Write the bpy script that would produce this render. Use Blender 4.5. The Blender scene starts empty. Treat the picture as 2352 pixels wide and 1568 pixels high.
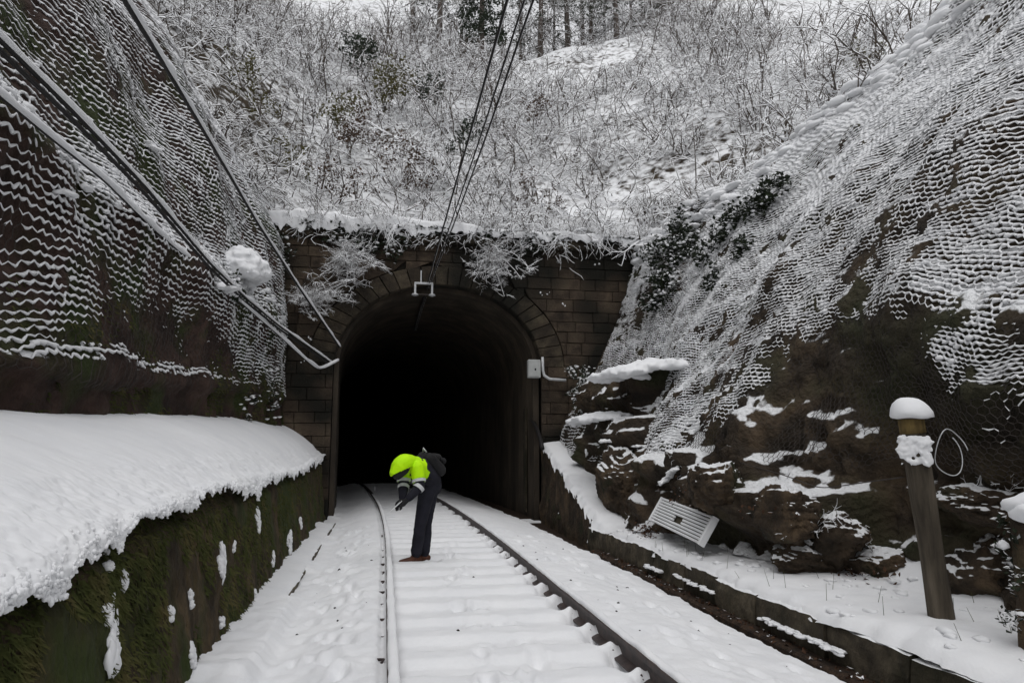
import bpy, math, random
import numpy as np
from mathutils import Vector, Matrix
R = math.radians
rng = np.random.default_rng(7)
random.seed(7)
scn = bpy.context.scene
COL = scn.collection

# ------------------------------------------------------------------ camera, sky, sun, exposure
F = 1600.0; TH = math.atan(241 / F); PS = math.atan(293 * math.cos(TH) / F); H = 1.42
cam_d = bpy.data.cameras.new('camera'); cam = bpy.data.objects.new('camera', cam_d); COL.objects.link(cam)
cam_d.sensor_width = 36; cam_d.lens = F / 2352 * 36; cam_d.clip_start = .05; cam_d.clip_end = 2000
cam.location = (0, 0, H); cam.rotation_euler = (R(90) + TH, 0, -PS)
scn.camera = cam
SUN_EL, SUN_AZ = R(64), R(195)
w = bpy.data.worlds.new('World'); scn.world = w; w.use_nodes = True
nt = w.node_tree; nt.nodes.clear()
sky = nt.nodes.new('ShaderNodeTexSky'); sky.sky_type = 'NISHITA'; sky.sun_disc = False
sky.sun_elevation = SUN_EL; sky.sun_rotation = SUN_AZ; sky.air_density = 1.0; sky.dust_density = 3.0; sky.ozone_density = 1.0
hs = nt.nodes.new('ShaderNodeHueSaturation'); hs.inputs['Saturation'].default_value = .12
bg = nt.nodes.new('ShaderNodeBackground'); bg.inputs['Strength'].default_value = .15
wo = nt.nodes.new('ShaderNodeOutputWorld')
ga = nt.nodes.new('ShaderNodeGamma'); ga.inputs['Gamma'].default_value = .4        # cloud evens the sky out
ml = nt.nodes.new('ShaderNodeMix'); ml.data_type = 'RGBA'; ml.blend_type = 'MULTIPLY'; ml.inputs['Factor'].default_value = 1; ml.inputs['B'].default_value = (3.0, 3.0, 3.05, 1)
nt.links.new(sky.outputs[0], hs.inputs['Color']); nt.links.new(hs.outputs[0], ga.inputs['Color']); nt.links.new(ga.outputs[0], ml.inputs['A']); nt.links.new(ml.outputs['Result'], bg.inputs[0]); nt.links.new(bg.outputs[0], wo.inputs[0])
sun_d = bpy.data.lights.new('sun', 'SUN'); sun_d.energy = 0.6; sun_d.angle = R(60); sun_d.color = (1, .98, .95)
sun = bpy.data.objects.new('sun', sun_d); COL.objects.link(sun)
sun.rotation_euler = (R(90) - SUN_EL, 0, R(180) - SUN_AZ)
scn.view_settings.view_transform = 'Standard'; scn.view_settings.look = 'None'
scn.view_settings.gamma = 1; scn.view_settings.use_curve_mapping = False
scn.view_settings.exposure = 0.1
scn.cycles.max_bounces = 6; scn.cycles.diffuse_bounces = 3; scn.cycles.glossy_bounces = 2; scn.cycles.transmission_bounces = 2; scn.cycles.volume_bounces = 1; scn.cycles.transparent_max_bounces = 4

# ------------------------------------------------------------------ pixel (2352 wide) -> point at a chosen distance
fw = np.array([math.sin(PS) * math.cos(TH), math.cos(PS) * math.cos(TH), math.sin(TH)])
rt = np.array([math.cos(PS), -math.sin(PS), 0]); up = np.cross(rt, fw); CP = np.array([0, 0, H])
def ray(px, py): return fw * F + rt * (px - 1176) + up * (784 - py)
def PY(px, py, Y): r = ray(px, py); return CP + r * (Y / r[1])
def PZ(px, py, z): r = ray(px, py); return CP + r * ((z - H) / r[2])
def seen(P, m=220, x0=0, x1=2352, y0=0, y1=1568):
    d = np.asarray(P, float) - CP; dep = d @ fw; k = np.where(dep > .3, dep, 1); x = 1176 + F * (d @ rt) / k; y = 784 - F * (d @ up) / k
    return (dep > .3) & (x > x0 - m) & (x < x1 + m) & (y > y0 - m) & (y < y1 + m)
def PX(px, py, X): r = ray(px, py); return CP + r * (X / r[0])

# ------------------------------------------------------------------ numeric noise
def _h(ix, iy, iz, seed):
    n = (ix * 374761393 + iy * 668265263 + iz * 2147483647 + seed * 1274126177) & 0xFFFFFFFF
    n = ((n ^ (n >> 13)) * 1274126177) & 0xFFFFFFFF
    n = ((n ^ (n >> 16)) * 2246822519) & 0xFFFFFFFF
    return ((n ^ (n >> 15)) & 0xFFFFFF) / float(0xFFFFFF)
def vn(P, scale=1.0, seed=0):
    P = np.asarray(P, float) * scale
    I = np.floor(P).astype(np.int64); f = P - I; f = f * f * f * (f * (f * 6 - 15) + 10)
    x, y, z = I[..., 0], I[..., 1], I[..., 2]; fx, fy, fz = f[..., 0], f[..., 1], f[..., 2]
    def L(a, b, t): return a + (b - a) * t
    return L(L(L(_h(x, y, z, seed), _h(x + 1, y, z, seed), fx), L(_h(x, y + 1, z, seed), _h(x + 1, y + 1, z, seed), fx), fy),
             L(L(_h(x, y, z + 1, seed), _h(x + 1, y, z + 1, seed), fx), L(_h(x, y + 1, z + 1, seed), _h(x + 1, y + 1, z + 1, seed), fx), fy), fz) * 2 - 1
def fbm(P, scale=1.0, seed=0, o=4, g=.5):
    a = 1; s = 0; t = 0
    for i in range(o):
        s = s + a * vn(P, scale * 2 ** i, seed + i * 17); t += a; a *= g
    return s / t
def sm(a, b, x): t = np.clip((np.asarray(x, float) - a) / (b - a), 0, 1); return t * t * (3 - 2 * t)
def spl(x): return np.where(x > 20, x, np.log1p(np.exp(np.minimum(x, 20) * 3)) / 3)

# ------------------------------------------------------------------ object helpers
ORG = {}
def mesh(name, V, faces, smooth=False):
    V = np.ascontiguousarray(V, dtype=np.float32)
    if not isinstance(faces, (list, tuple)): faces = [faces]
    faces = [np.asarray(f, dtype=np.int32) for f in faces if len(f)]
    me = bpy.data.meshes.new(name)
    me.vertices.add(len(V)); me.vertices.foreach_set('co', V.ravel())
    tot = sum(f.size for f in faces); n = sum(len(f) for f in faces)
    me.loops.add(tot); me.loops.foreach_set('vertex_index', np.concatenate([f.ravel() for f in faces]))
    me.polygons.add(n)
    lt = np.concatenate([np.full(len(f), f.shape[1], np.int32) for f in faces])
    ls = np.concatenate([[0], np.cumsum(lt)[:-1]]).astype(np.int32)
    me.polygons.foreach_set('loop_start', ls); me.polygons.foreach_set('loop_total', lt)
    me.polygons.foreach_set('use_smooth', np.full(n, smooth))
    me.update(calc_edges=True); me.validate()
    return me
def tag(o, label=None, cat=None, group=None, kind=None):
    if label: o['label'] = label
    if cat: o['category'] = cat
    if group: o['group'] = group
    if kind: o['kind'] = kind
    return o
def thing(name, loc, label, cat, group=None):
    o = bpy.data.objects.new(name, None); COL.objects.link(o); o.location = loc; o.empty_display_size = .1
    ORG[o.name] = np.array(loc, float)
    return tag(o, label, cat, group)
def mk(name, V, faces, mat, parent=None, smooth=False, label=None, cat=None, group=None, kind=None, loc=None):
    V = np.asarray(V, float)
    base = ORG[parent.name] if parent is not None else (np.array(loc, float) if loc is not None else np.zeros(3))
    o = bpy.data.objects.new(name, mesh(name, V - base, faces, smooth)); COL.objects.link(o)
    if parent is not None: o.parent = parent
    else: o.location = base
    ORG[o.name] = base
    o.data.materials.append(mat)
    return tag(o, label, cat, group, kind)
def copy_tree(o, parent=None):
    c = o.copy(); COL.objects.link(c)
    if parent is not None: c.parent = parent
    for ch in o.children: copy_tree(ch, c)
    ORG[c.name] = ORG[o.name]
    return c
def join(parts):
    V = []; Q = {}; n = 0
    for v, fs in parts:
        if not isinstance(fs, (list, tuple)): fs = [fs]
        for f in fs:
            f = np.asarray(f)
            if len(f): Q.setdefault(f.shape[1], []).append(f + n)
        V.append(v); n += len(v)
    return np.concatenate(V), [np.concatenate(x) for x in Q.values()]
def gridf(n, m, flip=False):
    i, j = np.meshgrid(np.arange(n - 1), np.arange(m - 1), indexing='ij'); a = (i * m + j).ravel()
    q = np.stack([a, a + m, a + m + 1, a + 1], 1)
    return q[:, ::-1] if flip else q
def segs(P0, P1, R0, R1, sides=3, up=None):
    P0 = np.asarray(P0, float); P1 = np.asarray(P1, float); N = len(P0)
    R0 = np.broadcast_to(R0, (N,)); R1 = np.broadcast_to(R1, (N,))
    d = P1 - P0; d = d / (np.linalg.norm(d, axis=1, keepdims=True) + 1e-9)
    ref = np.where(np.abs(d[:, 2:3]) > .95, np.array([[1., 0, 0]]), np.array([[0, 0, 1.]]))
    a = np.cross(d, ref); a /= np.linalg.norm(a, axis=1, keepdims=True) + 1e-9; b = np.cross(a, d)
    k = np.arange(sides) * 2 * np.pi / sides + np.pi / 2
    off = a[:, None, :] * np.cos(k)[None, :, None] + b[:, None, :] * np.sin(k)[None, :, None]
    V = np.concatenate([P0[:, None] + off * R0[:, None, None], P1[:, None] + off * R1[:, None, None]], 1).reshape(-1, 3)
    base = (np.arange(N) * 2 * sides)[:, None]; j = np.arange(sides); jn = (j + 1) % sides
    q = np.stack([base + j, base + jn, base + sides + jn, base + sides + j], 2).reshape(-1, 4)
    return V, q
def tube(P, r, sides=8, cap=True, flat=None):
    P = np.asarray(P, float); n = len(P); r = np.broadcast_to(r, (n,))
    T = np.gradient(P, axis=0); T /= np.linalg.norm(T, axis=1, keepdims=True) + 1e-9
    ref = np.array([0, 0, 1.]) if np.mean(np.abs(T[:, 2])) < .8 else np.array([0, 1., 0])
    a = np.cross(T, ref); a /= np.linalg.norm(a, axis=1, keepdims=True) + 1e-9; b = np.cross(a, T)
    k = np.arange(sides) * 2 * np.pi / sides
    fl = 1 if flat is None else flat
    V = P[:, None] + (a[:, None] * np.cos(k)[None, :, None] + b[:, None] * np.sin(k)[None, :, None] * fl) * r[:, None, None]
    V = V.reshape(-1, 3); i = np.arange(n - 1)[:, None] * sides; j = np.arange(sides); jn = (j + 1) % sides
    q = np.stack([i + j, i + jn, i + sides + jn, i + sides + j], 2).reshape(-1, 4)
    fs = [q]
    if cap:
        c0, c1 = len(V), len(V) + 1; V = np.concatenate([V, P[:1], P[-1:]])
        fs.append(np.concatenate([np.stack([np.full(sides, c0), jn, j], 1), np.stack([np.full(sides, c1), (n - 1) * sides + j, (n - 1) * sides + jn], 1)]))
    return V, fs
def box(c, s, rz=0, bev=.0):
    x, y, z = np.array(s) / 2.; b = min(bev, x, y, z)
    if b <= 0:
        V = np.array([[i * x, j * y, k * z] for k in (-1, 1) for j in (-1, 1) for i in (-1, 1)], float)
        Fq = np.array([[0, 2, 3, 1], [4, 5, 7, 6], [0, 1, 5, 4], [2, 6, 7, 3], [0, 4, 6, 2], [1, 3, 7, 5]])
    else:
        V = []
        for k, bb in ((-z, b), (-z + b, 0), (z - b, 0), (z, b)):
            V += [[-x + bb, -y + bb, k], [x - bb, -y + bb, k], [x - bb, y - bb, k], [-x + bb, y - bb, k]]
        V = np.array(V, float); Fq = [[3, 2, 1, 0], [12, 13, 14, 15]]
        for l in range(3):
            for j in range(4): Fq.append([l * 4 + j, l * 4 + (j + 1) % 4, l * 4 + 4 + (j + 1) % 4, l * 4 + 4 + j])
        Fq = np.array(Fq)
    c_, s_ = math.cos(rz), math.sin(rz)
    V = V @ np.array([[c_, s_, 0], [-s_, c_, 0], [0, 0, 1]])
    return V + np.array(c), Fq
# unit icosphere for snow lumps and stones
def ico(sub):
    import bmesh
    bm = bmesh.new(); bmesh.ops.create_icosphere(bm, subdivisions=sub, radius=1)
    V = np.array([v.co[:] for v in bm.verts]); T = np.array([[v.index for v in f.verts] for f in bm.faces]); bm.free()
    return V, T
ICO1 = ico(1); ICO2 = ico(2); ICO3 = ico(3); ICO4 = ico(5)
def lumps(C, S, seed=0, amp=.35, base=ICO2, ns=1.3):
    C = np.asarray(C, float); S = np.asarray(S, float)
    if S.ndim == 1: S = np.repeat(S[:, None], 3, 1)
    bv, bt = base; N = len(C)
    off = vn(bv[None] * ns + np.arange(N)[:, None, None] * 7.31, 1, seed)
    V = bv[None] * (1 + amp * off[..., None]) * S[:, None, :] + C[:, None, :]
    T = (bt[None] + (np.arange(N) * len(bv))[:, None, None]).reshape(-1, 3)
    return V.reshape(-1, 3), T
def leaves(C, size, seed=0, tilt=1.0, asp=.6, Nrm=None):
    g = np.random.default_rng(seed); N = len(C); C = np.asarray(C, float)
    n = g.normal(size=(N, 3)) * tilt + (np.array([0, 0, 1.]) if Nrm is None else Nrm); n /= np.linalg.norm(n, axis=1, keepdims=True)
    a = np.cross(n, g.normal(size=(N, 3))); a /= np.linalg.norm(a, axis=1, keepdims=True); b = np.cross(n, a)
    s = (np.broadcast_to(size, (N,)) * g.uniform(.6, 1.3, N))[:, None]
    V = np.stack([C - a * s, C + b * s * asp - n * s * .2, C + a * s, C - b * s * asp - n * s * .2], 1).reshape(-1, 3)
    i = np.arange(N)[:, None] * 4
    return V, np.concatenate([i + np.array([[0, 1, 2]]), i + np.array([[0, 2, 3]])])

# ------------------------------------------------------------------ materials
SNOW = (.80, .81, .825)
def mat(name, cols, scale=3., rough=.85, bump=.3, bscale=None, snow=None, rnd=0., stretch=(1, 1, 1), detail=6, dist=.02, spec=.25, metal=0., moss=None, contrast=(.3, .7)):
    m = bpy.data.materials.new(name); m.use_nodes = True; t = m.node_tree; N = t.nodes; Lk = t.links.new
    b = N['Principled BSDF']; b.inputs['Roughness'].default_value = rough; b.inputs['Specular IOR Level'].default_value = spec; b.inputs['Metallic'].default_value = metal
    g = N.new('ShaderNodeNewGeometry'); mp = N.new('ShaderNodeMapping'); mp.inputs['Scale'].default_value = stretch
    Lk(g.outputs['Position'], mp.inputs[0])
    no = N.new('ShaderNodeTexNoise'); no.inputs['Scale'].default_value = scale; no.inputs['Detail'].default_value = detail; no.inputs['Roughness'].default_value = .62
    Lk(mp.outputs[0], no.inputs['Vector'])
    cr = N.new('ShaderNodeValToRGB'); e = cr.color_ramp.elements
    k = len(cols)
    lo, hi = contrast
    e[0].position = lo; e[0].color = (*cols[0], 1); e[1].position = hi; e[1].color = (*cols[-1], 1)
    for i in range(1, k - 1):
        q = e.new(lo + (hi - lo) * i / (k - 1)); q.color = (*cols[i], 1)
    Lk(no.outputs['Fac'], cr.inputs[0]); col = cr.outputs[0]
    if rnd:
        oi = N.new('ShaderNodeObjectInfo'); h = N.new('ShaderNodeHueSaturation'); mr = N.new('ShaderNodeMapRange')
        mr.inputs['To Min'].default_value = 1 - rnd; mr.inputs['To Max'].default_value = 1 + rnd
        Lk(oi.outputs['Random'], mr.inputs[0]); Lk(mr.outputs[0], h.inputs['Value']); Lk(col, h.inputs['Color']); col = h.outputs[0]
    if moss:
        mc, ms, mlo, mhi = moss
        n2 = N.new('ShaderNodeTexNoise'); n2.inputs['Scale'].default_value = ms; n2.inputs['Detail'].default_value = 7
        Lk(mp.outputs[0], n2.inputs['Vector'])
        r2 = N.new('ShaderNodeMapRange'); r2.inputs['From Min'].default_value = mlo; r2.inputs['From Max'].default_value = mhi; Lk(n2.outputs['Fac'], r2.inputs[0])
        mx = N.new('ShaderNodeMix'); mx.data_type = 'RGBA'; Lk(r2.outputs[0], mx.inputs['Factor']); Lk(col, mx.inputs['A']); mx.inputs['B'].default_value = (*mc, 1); col = mx.outputs['Result']
    if snow:
        thr, soft, amp, nsc = snow
        sp = N.new('ShaderNodeSeparateXYZ'); Lk(g.outputs['Normal'], sp.inputs[0])
        n3 = N.new('ShaderNodeTexNoise'); n3.inputs['Scale'].default_value = nsc; n3.inputs['Detail'].default_value = 5; Lk(g.outputs['Position'], n3.inputs['Vector'])
        ma = N.new('ShaderNodeMath'); ma.operation = 'MULTIPLY_ADD'; Lk(n3.outputs['Fac'], ma.inputs[0]); ma.inputs[1].default_value = amp * 2; Lk(sp.outputs['Z'], ma.inputs[2])
        r3 = N.new('ShaderNodeMapRange'); r3.interpolation_type = 'SMOOTHSTEP'
        r3.inputs['From Min'].default_value = thr + amp - soft; r3.inputs['From Max'].default_value = thr + amp + soft; Lk(ma.outputs[0], r3.inputs[0])
        mx = N.new('ShaderNodeMix'); mx.data_type = 'RGBA'; Lk(r3.outputs[0], mx.inputs['Factor']); Lk(col, mx.inputs['A']); mx.inputs['B'].default_value = (*SNOW, 1); col = mx.outputs['Result']
    Lk(col, b.inputs['Base Color'])
    if bump:
        nb = N.new('ShaderNodeTexNoise'); nb.inputs['Scale'].default_value = bscale or scale * 4; nb.inputs['Detail'].default_value = 8; Lk(mp.outputs[0], nb.inputs['Vector'])
        bp = N.new('ShaderNodeBump'); bp.inputs['Strength'].default_value = bump; bp.inputs['Distance'].default_value = dist
        Lk(nb.outputs['Fac'], bp.inputs['Height']); Lk(bp.outputs[0], b.inputs['Normal'])
    return m
M = {}
M['snow'] = mat('snow', [(.77, .78, .80), (.84, .845, .855)], 2, .75, .35, 45, dist=.012)
M['snow_soft'] = mat('snow_soft', [(.78, .79, .81), (.84, .845, .855)], 1.5, .75, .25, 14, dist=.012)
M['rock_left'] = mat('rock_left', [(.015, .010, .008), (.046, .027, .021), (.085, .052, .040)], 1.6, .8, 1, 15, dist=.07, moss=((.030, .040, .010), 1.0, .48, .62), snow=(.66, .06, .22, 7))
M['rock_right'] = mat('rock_right', [(.013, .010, .007), (.040, .029, .019), (.098, .067, .040)], 1.8, .8, 1, 15, dist=.07, moss=((.030, .032, .015), .9, .50, .66), snow=(.63, .05, .20, 8))
M['rock_brown'] = mat('rock_brown', [(.014, .011, .007), (.044, .031, .020), (.12, .082, .047)], 2.6, .85, 1, 18, dist=.05, moss=((.020, .024, .009), 1.6, .55, .68), snow=(.70, .05, .25, 7))
M['moss_wall'] = mat('moss_wall', [(.020, .015, .010), (.052, .038, .021), (.105, .075, .041)], 5, .95, 1, 28, dist=.05, stretch=(1, 1, .45), moss=((.036, .048, .013), 1.7, .46, .62))
M['moss'] = mat('moss', [(.022, .027, .008), (.056, .064, .018), (.12, .095, .042)], 3, .95, .2)
M['stone'] = mat('stone', [(.020, .015, .011), (.056, .041, .029), (.105, .080, .054)], 3.2, .9, .9, 22, dist=.025, rnd=.30, moss=((.012, .011, .008), .8, .41, .56))
M['stone_dark'] = mat('stone_dark', [(.018, .014, .011), (.046, .036, .025), (.082, .067, .044)], 3.5, .9, .9, 22, dist=.025, rnd=.2, moss=((.012, .011, .008), .8, .42, .58))
M['mortar'] = mat('mortar', [(.010, .009, .007), (.022, .018, .014)], 8, .95, .4)
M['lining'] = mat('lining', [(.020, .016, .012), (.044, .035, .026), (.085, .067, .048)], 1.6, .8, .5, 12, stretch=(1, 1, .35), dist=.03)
M['concrete'] = mat('concrete', [(.045, .038, .026), (.085, .072, .05), (.14, .12, .085)], 4, .9, .5, 30, dist=.012, rnd=.25, moss=((.03, .032, .014), 2.0, .55, .7), snow=(.8, .1, .12, 9))
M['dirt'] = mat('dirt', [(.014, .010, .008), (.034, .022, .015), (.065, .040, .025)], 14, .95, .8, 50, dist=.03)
M['rail'] = mat('rail', [(.030, .022, .022), (.055, .040, .038), (.085, .058, .05)], 18, .6, .25, 60, spec=.4, dist=.004)
M['twig'] = mat('twig', [(.05, .038, .03), (.11, .085, .065)], 6, .9, 0, snow=(-.5, .35, .45, 1.4))
M['twig_dark'] = mat('twig_dark', [(.03, .022, .017), (.075, .055, .04)], 6, .9, 0, snow=(-.05, .3, .5, 1.1))
M['bark'] = mat('bark', [(.06, .05, .044), (.13, .108, .095)], 9, .95, .8, 30, stretch=(1, 1, .25), dist=.03, rnd=.3, snow=(.25, .2, .5, 2))  # bark colour and snow dusting made paler in place of mist on the ridge
M['needles'] = mat('needles', [(.03, .036, .026), (.07, .078, .058)], 3, .9, 0, snow=(.15, .3, .4, 1.3))
M['evergreen'] = mat('evergreen', [(.010, .016, .009), (.03, .042, .024)], 3, .8, 0, snow=(.80, .15, .35, 1.5))
M['olive'] = mat('olive', [(.05, .045, .012), (.11, .10, .035)], 3, .8, 0, snow=(.45, .3, .3, 3))
M['ivy'] = mat('ivy', [(.008, .012, .006), (.022, .032, .013)], 5, .6, 0, snow=(.62, .2, .4, 2.4))
M['brown_leaf'] = mat('brown_leaf', [(.028, .014, .008), (.085, .042, .022)], 12, .85, 0, snow=(.92, .08, .1, 4))
M['hill'] = mat('hill', [(.022, .016, .010), (.06, .045, .028)], 3, .95, .6, 14, dist=.05, snow=(.62, .14, .45, 4.0))
M['wire'] = mat('wire', [(.03, .025, .022), (.06, .05, .045)], 20, .6, 0, metal=.2)
M['cable'] = mat('cable', [(.012, .011, .011), (.022, .020, .020)], 20, .55, 0)
M['galv'] = mat('galv', [(.42, .43, .44), (.60, .61, .62)], 12, .5, .1, 40, metal=.1)
M['box_grey'] = mat('box_grey', [(.36, .37, .36), (.46, .47, .46)], 6, .5, .05)
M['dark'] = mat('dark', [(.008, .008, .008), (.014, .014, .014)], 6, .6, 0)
M['wood'] = mat('wood', [(.034, .028, .021), (.070, .058, .043), (.12, .10, .075)], 5, .9, .7, 20, stretch=(3, 3, .3), dist=.02)
M['kerb'] = mat('kerb', [(.026, .021, .015), (.055, .045, .031), (.10, .083, .057)], 5, .95, .9, 26, dist=.02, rnd=.25, moss=((.020, .018, .010), 1.6, .5, .66), snow=(.8, .1, .12, 9))
M['wood_cut'] = mat('wood_cut', [(.08, .055, .022), (.20, .14, .05)], 9, .85, .3, 30, stretch=(3, 3, .6))
M['panel'] = mat('panel', [(.74, .75, .76), (.83, .835, .84)], 5, .7, .3, 40)
M['hivis'] = mat('hivis', [(.46, .88, .0), (.56, .98, .0)], 8, .7, .25, 18, dist=.012)
M['reflect'] = mat('reflect', [(.50, .51, .52), (.60, .61, .62)], 12, .4, .1)
M['navy'] = mat('navy', [(.010, .010, .015), (.022, .022, .032)], 6, .9, .5, 16, dist=.012)
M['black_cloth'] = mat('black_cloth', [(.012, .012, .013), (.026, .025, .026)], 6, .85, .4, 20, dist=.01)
M['skin'] = mat('skin', [(.32, .19, .13), (.42, .26, .19)], 12, .6, 0)
M['shoe'] = mat('shoe', [(.05, .018, .010), (.10, .036, .018)], 12, .5, .2)
M['paper'] = mat('paper', [(.68, .69, .70), (.75, .76, .76)], 5, .8, 0)

# ================================================================== THE SETTING
xc = lambda Y: .955 - .0026 * np.maximum(np.asarray(Y, float) - 9.5, 0) ** 2      # centre line of the track
YP = 16.5                                                                            # face of the tunnel portal

# base sheet
gx = np.array([[-400, -60, -.35], [400, -60, -.35], [400, 16.4, -.35], [-400, 16.4, -.35]])
mk('ground', gx, np.array([[0, 1, 2, 3]]), M['dirt'], kind='structure')

# hillside above the portal: one height field that runs on to a plateau
def hill_z(X, Y):
    Lx = 15.6 + 22 * sm(3.6, -1.2, X) + 14 * sm(13, 22, X)
    d = np.maximum(Y - 16.6, 0); d = np.where(d > Lx, Lx + (d - Lx) * .10, d)
    left = np.minimum(1.25 * spl(-2.5 - X), 7) * sm(40, 16, Y)
    right = np.minimum(.72 * spl(X - 6.3), 9) * (1 - .5 * sm(16, 30, Y))
    return 6.35 + .92 * d - .0 + left + right
def hill(X, Y):
    P = np.stack([X, Y, np.zeros_like(X)], -1)
    return hill_z(X, Y) + .35 * fbm(P, .35, 3) + .12 * fbm(P, 1.6, 9)
u = np.linspace(0, 1, 190); v = np.linspace(0, 1, 170)
XX = -26 + 60 * u; YY = 16.45 + 45 * v ** 1.4
gX, gY = np.meshgrid(XX, YY, indexing='ij'); Z = hill(gX, gY)
mk('hillside', np.stack([gX, gY, Z], -1).reshape(-1, 3), gridf(190, 170), M['hill'], smooth=True, kind='structure')
# plateau behind and beyond the cutting, both sides
for nm, x0, x1, sgn in (('terrain_left', -400, -7.4, -1),):
    xs = np.array([x0, x0 / 4, x1 * 1.6, x1]) if sgn < 0 else np.array([x1, x0 * 2, x0 * 1.3, x0])[::-1]
    ys = np.array([-60, -20, 0, 8, 16.4]); a, b = np.meshgrid(xs, ys, indexing='ij')
    z = np.full_like(a, 12.0 if sgn < 0 else 10.4)
    mk(nm, np.stack([a, b, z], -1).reshape(-1, 3), gridf(len(xs), len(ys)), M['hill'], smooth=True, kind='structure')
xs = np.array([-400, -60, 0, 60, 400.]); ys = np.array([61., 120, 400.]); a, b = np.meshgrid(xs, ys, indexing='ij')
mk('terrain', np.stack([a, b, np.full_like(a, 23.)], -1).reshape(-1, 3), gridf(5, 3), M['hill'], kind='structure')

# ---------------- cliffs: profiles (X, z) at stations along the track
def loft(stations, ys, nt, smooth=3):
    Yk = np.array([s[0] for s in stations], float); prof = np.array([s[1] for s in stations], float)
    nl = prof.shape[1]
    wgt = np.concatenate([[0], np.cumsum(np.linalg.norm(np.diff(prof.mean(0), axis=0), axis=1))]); wgt /= wgt[-1]
    t = np.linspace(0, 1, nt)
    A = np.zeros((len(Yk), nt, 2))
    for i in range(len(Yk)):
        for c in range(2): A[i, :, c] = np.interp(t, wgt, prof[i, :, c])
    G = np.zeros((len(ys), nt, 2))
    for j in range(nt):
        for c in range(2): G[:, j, c] = np.interp(ys, Yk, A[:, j, c])
    for _ in range(smooth):
        Gp = G.copy(); Gp[1:-1] = (G[:-2] + 2 * G[1:-1] + G[2:]) / 4; G = Gp.copy()
        Gp[:, 1:-1] = (G[:, :-2] + 2 * G[:, 1:-1] + G[:, 2:]) / 4; G = Gp
    Yg = np.repeat(np.asarray(ys)[:, None], nt, 1)
    return np.stack([G[..., 0], Yg, G[..., 1]], -1)
def gnorm(P, sgn):
    a = np.gradient(P, axis=0); b = np.gradient(P, axis=1); n = np.cross(a, b) * sgn
    return n / (np.linalg.norm(n, axis=-1, keepdims=True) + 1e-9)
Lst = [(-5, [(-3.3, 1.3), (-3.25, 1.85), (-3.0, 1.93), (-3.15, 2.05), (-3.2, 3.0), (-3.0, 4.0), (-3.7, 4.5), (-4.1, 6.0), (-4.7, 7.6), (-6.2, 10), (-8.5, 12.3)]),
       (5, [(-3.15, 1.5), (-3.1, 1.95), (-2.9, 2.02), (-3.05, 2.12), (-3.15, 3.0), (-3.0, 4.05), (-3.65, 4.6), (-4.05, 6.0), (-4.6, 7.6), (-6.0, 10), (-8.5, 12.3)]),
       (10, [(-2.95, 1.7), (-2.92, 2.2), (-2.7, 2.28), (-2.85, 2.40), (-3.0, 3.1), (-2.85, 4.05), (-3.45, 4.65), (-3.75, 6.2), (-4.3, 8.0), (-5.7, 10.5), (-8, 12.9)]),
       (13, [(-2.7, 1.8), (-2.7, 2.35), (-2.5, 2.45), (-2.6, 2.55), (-2.7, 3.2), (-2.6, 4.0), (-3.0, 4.7), (-3.2, 6.2), (-3.8, 7.8), (-5.0, 9.9), (-7, 12.3)]),
       (15.5, [(-2.35, 1.8), (-2.35, 2.4), (-2.25, 2.5), (-2.3, 2.6), (-2.35, 3.2), (-2.3, 3.9), (-2.4, 4.7), (-2.5, 6.0), (-3.3, 7.5), (-4.4, 9.2), (-6.2, 11.4)]),
       (17.5, [(-2.3, 1.8), (-2.3, 2.4), (-2.25, 2.5), (-2.3, 2.6), (-2.35, 3.2), (-2.3, 3.9), (-2.4, 4.7), (-2.5, 6.0), (-3.5, 7.4), (-4.8, 9.0), (-6.8, 11.0)])]
Rst = [(-5, [(5.6, .1), (5.5, 1.2), (5.2, 2.0), (5.6, 2.7), (6.6, 4.0), (8.0, 6.2), (9.8, 9.2), (12.5, 10.8)]),
       (3, [(5.5, .1), (5.4, 1.1), (5.1, 1.8), (5.4, 2.5), (6.4, 3.8), (7.9, 6.0), (9.9, 9.3), (12.5, 10.8)]),
       (4.8, [(4.9, .1), (5.0, 1.0), (4.8, 1.7), (5.0, 2.3), (5.9, 3.6), (7.5, 5.9), (10.1, 9.6), (12.5, 10.8)]),
       (6, [(4.4, .1), (4.7, 1.0), (4.95, 2.0), (5.0, 2.9), (5.6, 3.9), (7.2, 5.9), (10, 9.6), (12.5, 10.8)]),
       (8, [(4.05, .1), (4.5, 1.0), (5.0, 2.0), (5.2, 2.9), (5.8, 3.9), (7.2, 5.8), (9.9, 9.4), (12, 10.5)]),
       (10, [(3.95, .1), (4.3, 1.0), (4.9, 1.9), (5.3, 2.6), (5.8, 3.7), (7.0, 5.5), (9.65, 9.25), (11.5, 10.1)]),
       (12, [(3.9, .0), (4.2, .9), (4.75, 1.8), (5.3, 2.5), (5.8, 3.6), (6.6, 5.2), (8.0, 7.45), (9.5, 8.1)]),
       (14, [(3.9, -.1), (4.1, .9), (4.5, 1.9), (5.2, 2.6), (5.7, 3.6), (6.2, 5.0), (7.2, 7.0), (8.5, 7.6)]),
       (16.4, [(3.9, -.2), (4.05, .9), (4.3, 1.9), (5.15, 3.2), (5.6, 4.2), (5.95, 5.2), (6.3, 6.4), (7.4, 6.9)]),
       (17.5, [(4.0, -.2), (4.1, .9), (4.3, 1.9), (5.15, 3.2), (5.6, 4.2), (5.95, 5.2), (6.3, 6.4), (7.4, 6.9)])]
ysL = np.concatenate([np.linspace(-5, 3, 30)[:-1], np.linspace(3, 17.2, 300)])
NT = 190
SL = loft(Lst, ysL, NT, 3); nL = gnorm(SL, 1); nL *= np.sign(nL[..., :1] + 1e-6)
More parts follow.
